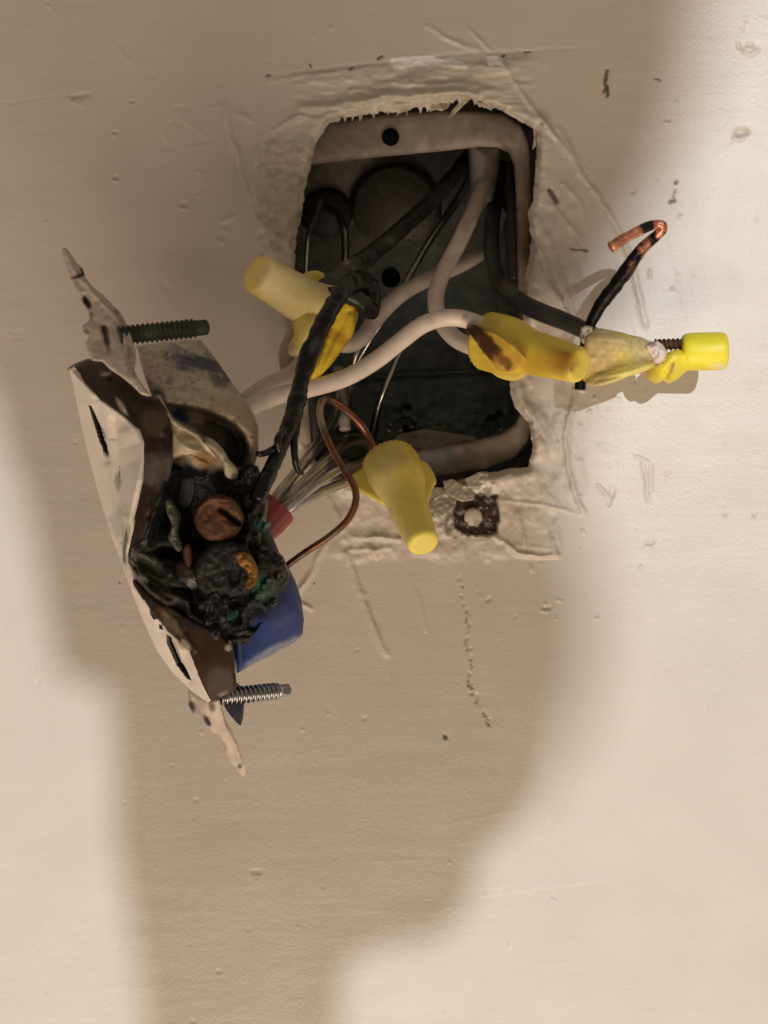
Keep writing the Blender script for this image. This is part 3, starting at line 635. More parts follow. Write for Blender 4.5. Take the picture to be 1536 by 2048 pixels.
t = tube('white_wire', [(600,660,19),(582,700,20),(582,735,20),(594,765,19),(600,800,14),(605,850,4),(612,905,-6),(625,960,-14)], [2.3,2.5,2.4,2.1,1.8,1.7,1.7,1.7], M_INS, None, (.42,.36,.28), [(600,880,60,(.34,.28,.2),.6)], .15)
tag(t, 'tan wire dropping from the left connector behind the black wire into the box', 'wire')
t = tube('black_wire', [(1000,330,-36),(990,400,-28),(983,470,-18),(985,525,-10),(1000,565,-3),(1035,600,4),(1080,624,8),(1130,643,11),(1175,664,13),(1210,684,14)], [1.9,1.9,1.95,1.95,1.95,2.05,2.1,2.05,1.9,1.7], M_INS, None, BLK,
     [(985,480,70,(.075,.085,.085),.8),(1020,572,25,(.16,.15,.14),.5),(1100,625,20,(.06,.06,.06),.5)], .3, rough=.03)
tag(t, 'smooth black wire running from the box to the charred connector on the right', 'wire')
def hookcol(V, c, t):
    x, y = proj(V); bare = smooth(.60, .64, t+.05*fbm(x/12, y/12, 8, 3)); spot = smooth(.15, .3, fbm(x/16, y/16, 5, 3))*(1-smooth(.72, .78, t))
    blk = smooth(.80, .815, t)*(1-smooth(.865, .88, t))
    cc = np.array([.010, .009, .009])*np.ones_like(c); cu = np.array([.70, .29, .18])*(1+.6*fbm(x/10, y/10, 9, 3))[:, None]
    k = np.clip(np.maximum(bare, spot*.5*smooth(.4, .5, t)), 0, 1)[:, None]; cc = cc*(1-k)+cu*k
    dk = ((t > .62) & (t < .72))*smooth(-.05, .25, fbm(x/12, y/12, 21, 3)); cc = cc*(1-.85*dk[:, None])+np.array([.03,.02,.018])*.85*dk[:, None]
    cc = cc*(1-blk[:, None])+np.array([.05, .035, .03])*blk[:, None]; return np.clip(cc, 0, .8)
hook = [(1160,778,12),(1163,740,13),(1170,690,15),(1178,655,16),(1200,612,18),(1228,575,20),(1255,538,22),(1280,502,23),(1305,478,24),(1322,462,25),(1324,450,26),(1310,449,26),(1285,458,27),(1255,474,28),(1222,494,29)]
t = tube('stripped_wire', hook, [1.3,1.3,1.1,1.15,1.45,1.55,1.55,1.3,1.15,1.1,1.05,1.0,1.05,1.1,1.1], M_COPPER, None, BLK, [], .3, rough=.14, rscale=7, colfn=hookcol, n=18)
M_HOOK = material('charred_copper', None, .36, metal=.75, bump=.15, bscale=1100, var=.35)
t.data.materials[0] = M_HOOK
tag(t, 'blackened wire sticking up with a bare copper hook at its end', 'wire')

def copcol(V, c, t):
    x, y = proj(V); grey = smooth(.10, .35, fbm(x/18+t*9, y/26, 15, 3))[:, None]*.75
    ins = smooth(.30, .31, t)*(1-smooth(.46, .47, t+.02*fbm(x/7, y/7, 3, 2)))*smooth(-.25, .1, -(x-652)/12.)
    c = c*(1-grey)+np.array([.22, .19, .165])*grey; c = c*(1-ins[:, None])+np.array([.36,.31,.25])*ins[:, None]; return c
t = tube('copper_wire', [(752,915,14),(742,885,13),(722,850,14),(692,820,17),(662,800,21),(645,802,24),(640,825,26),(648,860,28),(668,905,30),(692,945,32),(709,975,33),(711,1005,34),(695,1040,34),(660,1072,34),(610,1105,34),(555,1145,34)], [.95,.95,.95,.9,.85,.85,.82,.8,.78,.76,.76,.76,.74,.72,.70,.70], M_COPPER, None, (.25,.11,.062), [], .35, colfn=copcol)
tag(t, 'bare copper ground wire looping from the lower yellow connector back to the outlet', 'wire')
for pts, r, lab in [
    ([(545,1030,20),(575,1000,21),(610,965,19),(650,925,14),(690,885,6),(725,880,-2),(745,900,-8)], 1.35, 'thick silvery bare wire, topmost of the three bare wires entering the red connector'),
    ([(540,1040,24),(572,1015,24),(610,985,23),(650,955,20),(690,930,14),(720,915,6)], 1.15, 'shiny bare wire between two other bare wires at the red connector'),
    ([(545,1045,18),(590,1010,19),(640,985,17),(690,966,12),(730,958,5),(790,945,-4)], 1.1, 'dull grey bare wire, lowest of the wires entering the red connector'),
    ([(540,1010,22),(560,985,21),(585,955,18),(620,910,12),(650,870,4),(670,830,-4),(676,760,-12)], 1.25, 'dark bare wire rising steeply from the red connector into the box')]:
    t = tube('bare_wire', pts, r, M_BARE, None, (.50,.475,.44), [(690,890,45,(.17,.15,.13),.8),(740,910,40,(.1,.09,.08),.8)], .08)
    tag(t, lab, 'wire')
t = tube('white_wire', [(676,735,-10),(680,780,-9),(686,820,-8),(690,860,-7)], [1.6,1.6,1.5,1.4], M_INS, None, (.20,.18,.16), [(690,848,22,(.50,.46,.40),1)], .2)
tag(t, 'short grey wire stub ending above the bare wires in the lower left of the box', 'wire')
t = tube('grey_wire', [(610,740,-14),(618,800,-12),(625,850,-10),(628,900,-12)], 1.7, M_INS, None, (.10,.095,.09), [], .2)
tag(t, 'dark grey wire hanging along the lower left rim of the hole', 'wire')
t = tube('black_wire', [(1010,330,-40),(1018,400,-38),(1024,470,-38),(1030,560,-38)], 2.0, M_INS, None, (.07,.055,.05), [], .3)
tag(t, 'dusty dark wire straight down along the right inner side of the box', 'wire')

# ================================================================== WIRE CONNECTORS
YEL = (.85,.71,.15); YELP = (.74,.585,.17)
def frame(a, b, roll):
    a = np.asarray(a); b = np.asarray(b); ax = b-a; L = np.linalg.norm(ax); t = ax/L
    u = np.cross(t, [0, 1, 0]); u /= np.linalg.norm(u); w = np.cross(t, u)
    s = u*math.cos(roll)+w*math.sin(roll); return a, t, L, s, np.cross(t, s)
def wing(a, b, roll, outline, parent, mat, col, blobs=(), t0=1.5, t1=.75, bend=0., var=.06, seed=1):
    """fin on the cap: outline in (mm along the axis, mm from the axis)"""
    O, t, L, s, nrm = frame(a, b, roll)
    def mp(u, v, h):
        v = np.asarray(v); return O+(np.asarray(u)/1000)[:, None]*t+(v/1000)[:, None]*s+((h+bend*np.maximum(v-4, 0)**2/10)/1000)[:, None]*nrm
    th = lambda x, y: np.maximum(t1, t0+(t1-t0)*np.clip(y/9, 0, 1))
    out = rounded(outline, 5); b_ = resample(out, .55)
    gx, gy = np.meshgrid(np.arange(b_[:, 0].min(), b_[:, 0].max(), .55), np.arange(b_[:, 1].min(), b_[:, 1].max(), .5)); gx = gx.ravel(); gy = gy.ravel()
    m = inside(gx, gy, b_); gx, gy = gx[m], gy[m]; dd, _ = poly_dist(gx, gy, b_, True); gx, gy = gx[dd > .3], gy[dd > .3]
    nb = len(b_); r = geometry.delaunay_2d_cdt([Vector(p) for p in b_]+[Vector(p) for p in zip(gx, gy)], [], [list(range(nb))], 1, 1e-4)
    v2 = np.array([tuple(v) for v in r[0]]); tri = [tuple(f) for f in r[2]]; x, y = v2.T; dist, _ = poly_dist(x, y, b_, True)
    H = th(x, y)*.5*np.sqrt(np.clip(1-(1-np.clip(dist/.8, 0, 1))**2, 0, 1))+.04
    n = len(x); V = np.vstack([mp(x, y, H), mp(x, y, -H)]); cnt = {}
    for f in tri:
        for p, q in ((f[0], f[1]), (f[1], f[2]), (f[2], f[0])): cnt.setdefault((min(p, q), max(p, q)), []).append((p, q))
    F = [f for f in tri]+[(f[2]+n, f[1]+n, f[0]+n) for f in tri]
    for k, l in cnt.items():
        if len(l) == 1: p, q = l[0]; F.append((q, p, p+n, q+n))
    return fix_normals(mesh('wing', V, F, mat, parent, paint(V, col, blobs, var, .05, seed)))
def cap_profile(rs, rm, rt):
    return [(0.0,rs*.80),(.012,rs*.9),(.03,rs*.97),(.06,rs),(.22,rs),(.28,rs*.985),(.34,rs*.93),(.42,(rs+rm)/2*.97),(.50,rm*1.02),(.60,rm),(.93,rt),(.965,rt*.985),(.985,rt*.93),(.997,rt*.82),(1.0,rt*.72),(1.0,rt*.4)]
GN = 'yellow winged wire connectors'

# lower connector
a, b = P(776,918,15), P(848,1090,34)
n4 = thing('wire_connector', 'clean yellow winged wire connector hanging below the box over the wall', 'wire connector', a, GN)
tan_left = [(752,985,52,(.66,.55,.30),.55),(700,1010,30,(.78,.62,.16),.5),(795,1050,40,(.62,.53,.33),.6,.5,1.2)]  # tan-grey patches, mostly on the left side of the cap
lathe('cap', a, b, cap_profile(6.2,4.25,3.45), M_CAP, n4, YEL, tan_left+[(814,1056,3,(.1,.08,.03),1),(770,915,40,(.66,.55,.25),.6)], .06, 72, rib=(.0,.32,30,.035))
wing(a, b, math.radians(172), [(1.0,4.5),(1.6,8.4),(2.6,9.0),(5,9.3),(7,8.8),(10,6.8),(13.5,4.0),(8,2.5)], n4, M_CAP, YEL, [], 1.9, 1.1)
wing(a, b, math.radians(-28), [(1.0,4.5),(1.4,8.2),(2.4,8.9),(5,9.3),(8,9.0),(10,7.6),(14,5.4),(17,3.6),(8,2.5)], n4, M_CAP, YEL, [], 1.9, 1.1)

# right scorched connector
a, b = P(968,680,19), P(1162,731,36)
n2 = thing('wire_connector', 'yellow connector with a dark scorched wing where two white wires enter', 'wire connector', a, GN)
sc = [(1122,715,34,(.33,.12,.012),.85),(1085,742,50,(.50,.30,.03),.7,.4,.25),(985,715,40,(.50,.27,.03),.6),(1040,735,40,(.62,.36,.03),.5),(975,650,30,(.52,.38,.12),.5)]
lathe('cap', a, b, cap_profile(6.3,4.6,3.85), M_CAP, n2, (.87,.70,.09), sc, .10, 72, rib=(.0,.27,30,.03))
relief('wing', [(933,656),(945,649),(972,657),(1002,668),(1030,690),(1053,716),(1044,730),(1020,742),(992,742),(972,722),(956,694),(943,674)], tps([(933,656,25),(1002,668,35),(1053,716,37),(1020,742,29),(972,722,25),(956,694,26),(1000,700,33)]), M_CAP, n2, thick=4, res=3, rnd=1.3, rpx=8, round_outline=4, col=(.58,.37,.045), var=.12,
       ops=[ridge([(950,654),(1000,672),(1048,714)], 5, .9, False), ridge([(960,676),(990,705),(1012,735)], 9, -1.3, False)], blobs=[(950,666,30,(.030,.012,.006),1.0,.7,.6),(976,694,34,(.07,.025,.007),1.0,.6,.8),(1004,722,24,(.17,.07,.012),.85,.6,.8),(1028,694,12,(.74,.57,.08),.9,.5,.8)])
wing(a, b, math.radians(232), [(0.5,4),(0,8.2),(3,9.6),(7.5,8.6),(12,4.2),(7,2.5)], n2, M_CAP, YEL, sc, 1.9, 1.1)

# left connector, its mouth turned to the box
a, b = P(662,634,20), P(512,545,36)
n1 = thing('wire_connector', 'yellow connector pointing up left, crossed by the burnt black wire', 'wire connector', a, GN)
lathe('cap', a, b, [(0,5.8),(.04,6.2),(.15,6.0),(.25,5.4),(.36,4.95),(.5,4.75),(.93,4.25),(.965,4.2),(.985,4.0),(.997,3.5),(1,3.0),(1,1.5)], M_CAP, n1, (.78,.65,.30), [(510,540,42,(.80,.60,.12),.8),(545,560,40,(.72,.61,.38),.7),(500,580,28,(.78,.58,.10),.7),(600,600,40,(.74,.62,.22),.5)], .07, 72)
relief('wing', [(596,560),(612,545),(634,541),(652,551),(662,572),(640,596),(610,590)], lambda x, y: 21+0*x, M_CAP, n1, thick=2.4, res=4, rnd=1.2, rpx=9, col=(.72,.60,.13), round_outline=4)
relief('wing', [(586,630),(604,604),(636,580),(672,574),(668,592),(655,622),(636,650),(622,680),(606,708),(590,712),(576,706),(578,688),(588,668)], tps([(586,630,27),(672,576,24),(655,620,26),(606,705,30),(578,700,29),(620,640,31)]), M_CAP, n1, thick=4, res=4, rnd=2.0, rpx=16, col=(.78,.64,.17), round_outline=4,
       blobs=[(575,700,22,(.52,.43,.28),.8),(630,600,22,(.72,.61,.26),.6)])
relief('wing', [(726,588),(722,602),(708,620),(710,648),(704,672),(686,696),(664,726),(640,752),(622,762),(622,742),(640,714),(654,676),(664,640),(680,608),(700,588),(714,582)], tps([(720,590,24),(705,650,25),(660,660,29),(640,740,31),(690,690,26),(622,760,31)]), M_CAP, n1, thick=3, res=4, rnd=1.5, rpx=13, col=(.80,.57,.04), round_outline=3,
       blobs=[(672,672,13,(.55,.25,.01),.7,3.2,-1.05),(720,590,14,(.72,.58,.12),.7)], ops=[ridge([(715,600),(690,640),(660,690),(635,745)], 9, -.9, False), ridge([(712,622),(690,625),(676,640)], 4, -.5)])
relief('skirt', [(612,600),(690,560),(718,590),(706,660),(650,720),(612,710),(590,680)], lambda x, y: 21.5+0*x, M_CAP, n1, thick=5, res=5, rnd=2.0, rpx=14, col=(.45,.33,.06), round_outline=3)

# right charred connector, broken open
n3 = thing('wire_connector', 'charred broken yellow connector, split open, at the far right', 'wire connector', P(1180,710,15), GN)
dirt = [(1240,700,95,(.52,.375,.09),.8),(1200,690,60,(.60,.44,.20),.9),(1270,690,40,(.62,.49,.24),.8),(1255,665,14,(.74,.56,.07),.8),(1245,710,18,(.70,.54,.10),.6)]
SKC = (.56,.41,.08)
lathe('cap', P(1166,708,14), P(1316,712,15), [(0,4.6),(.015,5.6),(.06,5.75),(.25,5.6),(.5,5.0),(.75,3.9),(.9,3.0),(1,2.3)], M_DIRTY, n3, SKC, dirt, .3, 72, rib=(0,.6,24,.02), wob=.10)
lathe('tip', P(1362,704,15), P(1454,702,16), [(0,2.6),(.03,3.5),(.08,3.95),(.2,4.15),(.5,4.2),(.86,4.2),(.93,4.05),(.975,3.7),(1,3.1),(1,1)], M_CAP, n3, (.78,.67,.03), [(1440,735,12,(.80,.72,.55),.6),(1420,705,8,(.55,.45,.05),.5,.4,.1),(1450,705,10,(.72,.55,.06),.6)], .05, 56)
relief('neck', [(1298,735),(1312,726),(1326,722),(1336,706),(1348,700),(1366,700),(1384,706),(1384,735),(1370,745),(1358,756),(1342,765),(1330,758),(1318,765),(1302,757),(1296,744)], tps([(1300,745,15),(1345,735,19),(1380,720,18),(1330,758,17),(1320,740,18)]), M_CAP, n3, thick=5, res=4, rnd=2.4, rpx=16, round_outline=4, col=(.76,.62,.04),
       ops=[dent(1336,742,6,22,-1.3,.5), dent(1352,735,10,14,.5)], blobs=[(1346,735,10,(.62,.44,.10),.8),(1310,728,12,(.66,.56,.35),.6)])
relief('torn_edge', [(1288,690),(1302,683),(1316,682),(1326,690),(1336,704),(1330,722),(1318,728),(1306,726),(1298,712)], lambda x, y: 18.6+0*x, M_CAP, n3, thick=2.5, res=3, rnd=1., rpx=7, col=(.62,.52,.43), noise=(1.3,9), blobs=[(1305,688,10,(.25,.16,.12),.8),(1320,700,9,(.72,.62,.55),.8)])
relief('wing', [(1180,748),(1220,738),(1262,728),(1298,726),(1306,732),(1290,742),(1258,752),(1230,763),(1200,771),(1182,770),(1172,762)], tps([(1180,760,17),(1300,730,20),(1240,755,22),(1240,738,20)]), M_CAP, n3, thick=3, res=3.5, rnd=1.4, rpx=9, round_outline=4, col=(.74,.61,.16),
       ops=[ridge([(1190,756),(1250,744),(1296,731)], 4, .8, False), ridge([(1190,764),(1250,752)], 3, -.6, False)], blobs=[(1190,755,30,(.60,.46,.24),.7)])
screw_shaft('spring', P(1310,690,15.5), P(1372,688,15.5), 1.35, 1.0, M_RUST, n3, (.09,.045,.03), tipf=1.3, depth=.25)
relief('char_crust', [(1162,655),(1170,650),(1186,654),(1184,664),(1172,672),(1168,688),(1160,678)], lambda x, y: 19.5+0*x, M_CHAR, n3, thick=1.5, res=2.5, rnd=.5, rpx=5, col=(.35,.30,.24), noise=(1.2,7), blobs=[(1168,660,7,(.6,.55,.48),.9)])

# red connector behind the outlet
a, b = P(556,1005,22), P(470,1105,24)
n5 = thing('wire_connector', 'red wire connector half hidden behind the burnt outlet with bare wires in it', 'wire connector', a)
lathe('cap', a, b, [(0,3.4),(.02,4.4),(.06,4.85),(.3,4.8),(.5,4.4),(.9,3.6),(1,2.6)], M_CAP, n5, (.40,.085,.085), [(540,1000,22,(.26,.05,.05),.6),(555,1040,18,(.46,.15,.14),.5)], .15, 56, rib=(0,.4,14,.03))

# ================================================================== THE BURNT OUTLET
DOFF = 6.0
out = thing('electrical_outlet', 'burnt duplex outlet pulled out of the wall, face turned left, blackened side towards the viewer', 'electrical outlet', P(330,1050,45))
NE = [(140,740,39),(165,766,43),(200,803,50),(245,834,56),(275,860,60),(284,885,61),(284,920,61.5),(279,960,62),(270,1010,61),(260,1060,60),(252,1105,58),(252,1132,57),(262,1172,57),(286,1203,58),(311,1236,59),(336,1264,60),(358,1287,61),(376,1304,61.5),(388,1335,61.5),(404,1372,61),(418,1403,60)]
FE = [(138,737,38),(150,790,37),(164,860,36),(180,930,36),(200,1000,36),(222,1070,37),(243,1128,38),(262,1180,40),(285,1240,40),(314,1302,40),(345,1345,42),(384,1383,48),(416,1405,58)]
def face():
    n, m = 460, 70
    A_ = resample(np.array(NE), 1, False); B_ = resample(np.array(FE), 1, False)
    ia = np.linspace(0, len(A_)-1, n); ib = np.linspace(0, len(B_)-1, n)
    A_ = np.stack([np.interp(ia, np.arange(len(A_)), A_[:, k]) for k in range(3)], 1); B_ = np.stack([np.interp(ib, np.arange(len(B_)), B_[:, k]) for k in range(3)], 1)
    g = np.linspace(0, 1, m)[None, :, None]; G = (A_[:, None]*(1-g)+B_[:, None]*g).reshape(-1, 3)
    bulge = np.tile(0.0*np.linspace(0, 1, m), n)
    x, y, d = G.T; d = d+bulge
    def fold(path, w, h):
        d_, _ = poly_dist(x, y, path); return h*np.exp(-(d_/w)**2)
    hh = fold([(224,840),(231,930),(236,1000),(246,1080)], 6, -1.3)+fold([(258,870),(263,940),(256,1030)], 17, 1.3)+fold([(190,800),(203,860),(212,920)], 8, -.5)+fold([(330,1262),(350,1300),(380,1360)], 9, -.5)+.12*fbm(x/45, y/70, 5, 2)
    V = P(x, y, d)+np.array([-.8, -.6, 0])*(hh/1000*.8)[:, None]
    slots = [[(177,811),(182,811),(193,838),(204,866),(209,886),(215,914),(205,904),(198,886),(192,862),(185,838)], [(229,930),(235,932),(241,995),(238,1004),(233,975)],
             [(298,1212),(306,1220),(313,1238),(308,1240),(300,1228)], [(318,1248),(324,1250),(325,1260),(318,1258)],
             [(330,1268),(345,1278),(352,1296),(358,1318),(372,1344),(380,1362),(372,1358),(352,1330),(340,1304),(332,1286)]]
    sm = np.zeros(len(x), bool)
    for s in slots: sm |= inside(x, y, s)
    F = []
    for i in range(n-1):
        for j in range(m-1):
            q = (i*m+j, i*m+j+1, (i+1)*m+j+1, (i+1)*m+j)
            if not sm[list(q)].all(): F.append(q)
    col = paint(V, (.80,.705,.62), [(255,1050,40,(.42,.35,.26),.5),(350,1260,30,(.42,.33,.2),.5),(262,1120,20,(.30,.25,.17),.7),(225,880,10,(.35,.27,.2),.6,.3),(203,865,16,(.20,.14,.10),.8,.45,1.25),(212,905,12,(.12,.08,.06),.8,.6,1.2),(236,965,26,(.33,.26,.2),.7,.25,1.45),(365,1290,12,(.35,.25,.14),.8)], .06)
    col[sm] = (.02, .015, .012)
    o = mesh('face', V, F, M_FACE, out, col)
    md = o.modifiers.new('thick', 'SOLIDIFY'); md.thickness = .0011; md.offset = -1
    # dark sheet painting in the shade behind the slots
    c2 = np.array([.012, .010, .009])
    G2 = (A_[::6, None]*(1-g[:, 14:58:4])+B_[::6, None]*g[:, 14:58:4]); n2_, m2_ = G2.shape[:2]; G2 = G2.reshape(-1, 3)
    V2 = P(G2[:, 0], G2[:, 1], G2[:, 2])+np.array([.0035, .001, 0]); F2 = [(i*m2_+j, i*m2_+j+1, (i+1)*m2_+j+1, (i+1)*m2_+j) for i in range(n2_-1) for j in range(m2_-1)]
    mesh('slot_shade', V2, F2, M_CHAR, out, np.tile(c2, (len(V2), 1)))
face()
BR = (.030,.018,.013)
rim = [(139,737),(152,728),(178,717),(205,719),(230,730),(262,760),(290,788),(318,797),(334,820),(346,868),(346,925),(338,965),(326,1000),(308,1040),(296,1080),(288,1110),(268,1140),(254,1130),(252,1105),(260,1060),(270,1010),(279,960),(284,920),(284,885),(275,860),(245,834),(200,803),(165,766)]
relief('face_rim', rim, tps([(139,737,38),(178,717,36),(230,730,42),(290,788,54),(334,820,60),(346,868,62),(346,925,62.5),(338,965,62.5),(308,1040,61.5),(268,1140,58),(260,1060,60),(284,920,61.8),(284,885,61.2),(245,834,56.5),(165,766,43.5)]), M_BROWN, out, thick=6, res=3, rnd=1.8, rpx=16, evec=(-.35,.1), col=BR, var=.25,
       ops=[ridge([(325,880),(320,960),(300,1030)], 14, -.7, False), dent(210,750,14,6,.9,.6), dent(250,815,22,5,.9,.9), ridge([(335,960),(318,1010),(300,1060)], 6, .5)],
       blobs=[(212,748,13,(.50,.42,.34),.95,.45,-.2),(243,812,22,(.52,.43,.35),.9,.28,.95),(312,840,32,(.11,.085,.05),.8),(322,940,40,(.13,.11,.095),.7,1.6,1.5),(318,1020,22,(.20,.18,.17),.7,.5,1.9),(285,1090,35,(.035,.030,.026),.8),(265,1130,20,(.10,.09,.06),.6),(346,840,9,(.40,.30,.16),.5,.6,1.4)])  # grey streak by the inner edge is a glossy highlight painted in
lowrim = [(262,1150),(290,1178),(330,1205),(372,1232),(412,1252),(440,1268),(458,1284),(466,1300),(471,1345),(474,1372),(468,1382),(444,1394),(420,1404),(414,1396),(402,1372),(388,1335),(376,1304),(358,1287),(336,1264),(311,1236),(286,1203),(264,1172)]
relief('face_rim', lowrim, tps([(262,1150,57),(290,1178,58),(372,1232,61),(440,1268,62),(466,1300,62),(474,1372,61),(420,1404,60),(388,1335,61.6),(358,1287,61),(311,1236,59.3),(430,1330,62.5)]), M_BROWN, out, thick=7, res=4, rnd=.9, rpx=6, evec=(-.2,.1), col=(.052,.030,.018), var=.15,
       ops=[ridge([(300,1200),(350,1240),(372,1275),(388,1300)], 8, .8)],
       blobs=[(345,1240,40,(.17,.13,.085),.8,.5,.7),(385,1245,40,(.028,.024,.024),.9,.5,.4),(372,1290,15,(.38,.31,.24),.8,.5,.9),(300,1195,34,(.025,.022,.02),.9,.6,.7),(458,1295,8,(.6,.53,.45),.8),(445,1388,12,(.5,.42,.34),.5,.3,-.4)])
# blue back housing, bleached and smoked in the upper half
BLUE = (.014,.034,.165)
hous = [(272,692),(310,686),(400,678),(430,716),(458,756),(488,798),(508,828),(517,858),(517,905),(505,945),(515,985),(540,1060),(565,1120),(590,1160),(602,1196),(608,1240),(605,1270),(590,1284),(540,1312),(500,1332),(474,1347),(466,1320),(460,1284),(400,1240),(320,1190),(275,1130),(272,1080),(292,1000),(306,920),(312,860),(316,815),(300,785),(285,740)]
hd_ = tps([(272,692,32),(400,678,30),(458,756,36),(508,828,46),(517,905,50),(505,945,52),(300,785,50),(335,830,58),(380,840,58),(440,830,53),(350,900,59),(306,920,55),(292,1000,54),(272,1090,52),(400,900,59),(450,900,57),(330,1180,56),(400,1240,58),(474,1347,55),(590,1284,45),(605,1260,46),(602,1196,48),(565,1120,50),(540,1060,51),(460,1284,57),(530,1240,56),(430,1050,53)])
asc = (.62,.54,.41)
HOL = [(322,803),(345,806),(378,810),(415,818),(450,832),(474,846),(492,868),(499,890),(500,914),(486,936),(468,938),(450,926),(432,908),(414,892),(394,873),(368,858),(345,842),(330,822)]
CREST = [(318,794),(326,812),(343,841),(371,859),(397,874),(415,893),(428,911)]
def hollow(x, y):
    dd, _ = poly_dist(x, y, HOL, True); dc, _ = poly_dist(x, y, CREST); i_ = inside(x, y, HOL)
    a = np.where(i_, smooth(0, 7, dc)*smooth(0, 26, dd+6), 0)
    return -5.2*a*(1+.15*fbm(x/20, y/20, 3, 3))
def hcol(V):
    c = paint(V, BLUE, [(440,1040,130,(.009,.009,.009),1.0),(410,945,95,(.009,.009,.009),1.0),(325,1110,70,(.009,.009,.009),1.0),(350,1010,75,(.009,.009,.009),1.0),(430,975,70,(.009,.009,.009),1.0,.7),(470,1150,112,(.009,.009,.009),1.0),(545,1140,50,(.012,.013,.012),.95),(430,1240,85,(.010,.010,.010),1.0),(545,1215,26,(.016,.018,.032),.8),(505,965,35,(.014,.012,.010),1),
              (565,1235,30,(.03,.045,.19),.5),(543,1308,85,(.21,.24,.31),.9,.17,-.47),(470,1330,14,(.3,.32,.4),.7,.4,1.3),(575,1240,30,(.07,.085,.19),.35,.3,-.4)], .15, .035)  # pale stripe along the lower edge is a highlight painted into the colour
    x, y = proj(V); nz = fbm(x/34, y/30, 7, 4); st = fbm((x+.1*y)/70, (y-.26*x)/9, 8, 4); st2 = fbm((x+.1*y)/40, (y-.26*x)/14, 18, 4); fine = fbm(x/7, y/7, 9, 3)
    up = smooth(945, 915, y+18*nz)
    ash = np.array([.56, .48, .36])*np.ones((len(x), 1)); k = smooth(-.1, .35, st)[:, None]*.7; ash = ash*(1-k)+np.array([.60, .565, .50])*k
    ash = ash*(1-.25*smooth(.1, .4, fine))[:, None]
    tan = smooth(770, 840, y+14*nz)*smooth(300, 420, x); ash = ash*(1-tan[:, None])+np.array([.47, .365, .235])*tan[:, None]
    bl = np.maximum(smooth(26, 8, np.abs((y-700)-.30*(x-330)-4)+20*st2)*smooth(320, 370, x), smooth(.22, .42, st2)*smooth(380, 440, x)*smooth(790, 760, y)*.9)
    bl = np.maximum(bl, smooth(10, 0, np.hypot((x-455)/1.2, y-757)-8+16*st2))
    ash = ash*(1-bl[:, None])+(np.array([.085, .095, .155])*(1+.5*st)[:, None])*bl[:, None]
    sp = smooth(.46, .6, fbm(x/9, y/5, 33, 3)+.25*fbm(x/60, y/40, 35, 2))*.7; ash = ash*(1-sp[:, None])+np.array([.10, .07, .04])*sp[:, None]
    def blend(m, col):
        nonlocal ash
        m = np.clip(m, 0, 1)[:, None]; ash = ash*(1-m)+np.array(col)*m
    def blob(cx, cy, r, sq=1., an=0.): 
        ca, sa = math.cos(an), math.sin(an); u = (x-cx)*ca+(y-cy)*sa; v = (-(x-cx)*sa+(y-cy)*ca)/sq; return 1-smooth(.5, 1.2, np.hypot(u, v)/r+.35*nz)
    blend(blob(312, 790, 26, .7, .8), (.014, .010, .008)); blend(blob(296, 768, 26, .4, .8)*.8, (.10, .07, .05)); blend(blob(340, 762, 10)*.5, (.12, .09, .06))
    dd, _ = poly_dist(x, y, HOL, True); i_ = inside(x, y, HOL); h_ = np.where(i_, smooth(0, 6, dd), 0)
    blend(h_, (.17, .135, .10)); blend(h_*blob(440, 868, 52, .7, .6), (.055, .043, .034)); blend(h_*blob(470, 885, 38, .8, 1.0), (.020, .016, .013)); blend(h_*blob(478, 920, 26), (.016, .013, .011))
    blend(h_*blob(358, 830, 24, .5, .5), (.035, .05, .11)); blend(h_*blob(346, 815, 12, .6), (.24, .2, .17)); blend(h_*blob(395, 835, 22, .5, .3)*.7, (.30, .24, .17))
    dc, _ = poly_dist(x, y, CREST); blend((1-smooth(2, 6, dc))*.9, (.62, .53, .38))
    low = inside(x, y, [(318,800),(345,842),(371,859),(397,874),(428,911),(430,935),(380,940),(335,930),(325,870)])
    blend(low*blob(385, 888, 46, .8), (.62, .52, .35)); blend(low*blob(410, 918, 30, .5, .2), (.33, .20, .09)); blend(low*blob(362, 925, 30, .45, -.3), (.10, .06, .03)); blend(low*blob(372, 870, 16, .5, .5)*.6, (.40, .28, .13))
    blend(low*smooth(335, 322, x)*.8, (.10, .085, .065)); blend(blob(505, 915, 26, .6, 1.5)*.9, (.12, .085, .05)); blend(blob(495, 940, 18), (.03, .022, .016)); blend(blob(512, 850, 16, .5, 1.2)*.5, (.3, .22, .13))
    c = c*(1-up[:, None])+ash*up[:, None]
    return np.clip(c, .003, .85)
relief('housing', hous, hd_, M_HOUSE, out, thick=24, res=2.8, rnd=3.5, rpx=20, evec=(-.12,.06), col=hcol,
       ops=[hollow, ridge(CREST, 7, 1.6, False), ridge([(360,800),(415,806),(470,832),(498,862),(508,900)], 16, 2.2, False), dent(385,895,30,20,1.6,.3), ridge([(345,870),(370,895),(400,900),(430,925)], 8, 1.2),
            ridge([(350,915),(385,905),(420,925)], 6, -1.2), lambda x, y: (.8*fbm((x+.1*y)/50, (y-.26*x)/11, 88, 4)+.35*fbm(x/9, y/8, 89, 3))*smooth(840, 800, y), lambda x, y: -3.5*smooth(925, 960, y)*smooth(330, 350, x)*smooth(500, 470, x)*smooth(1110, 1080, y)])
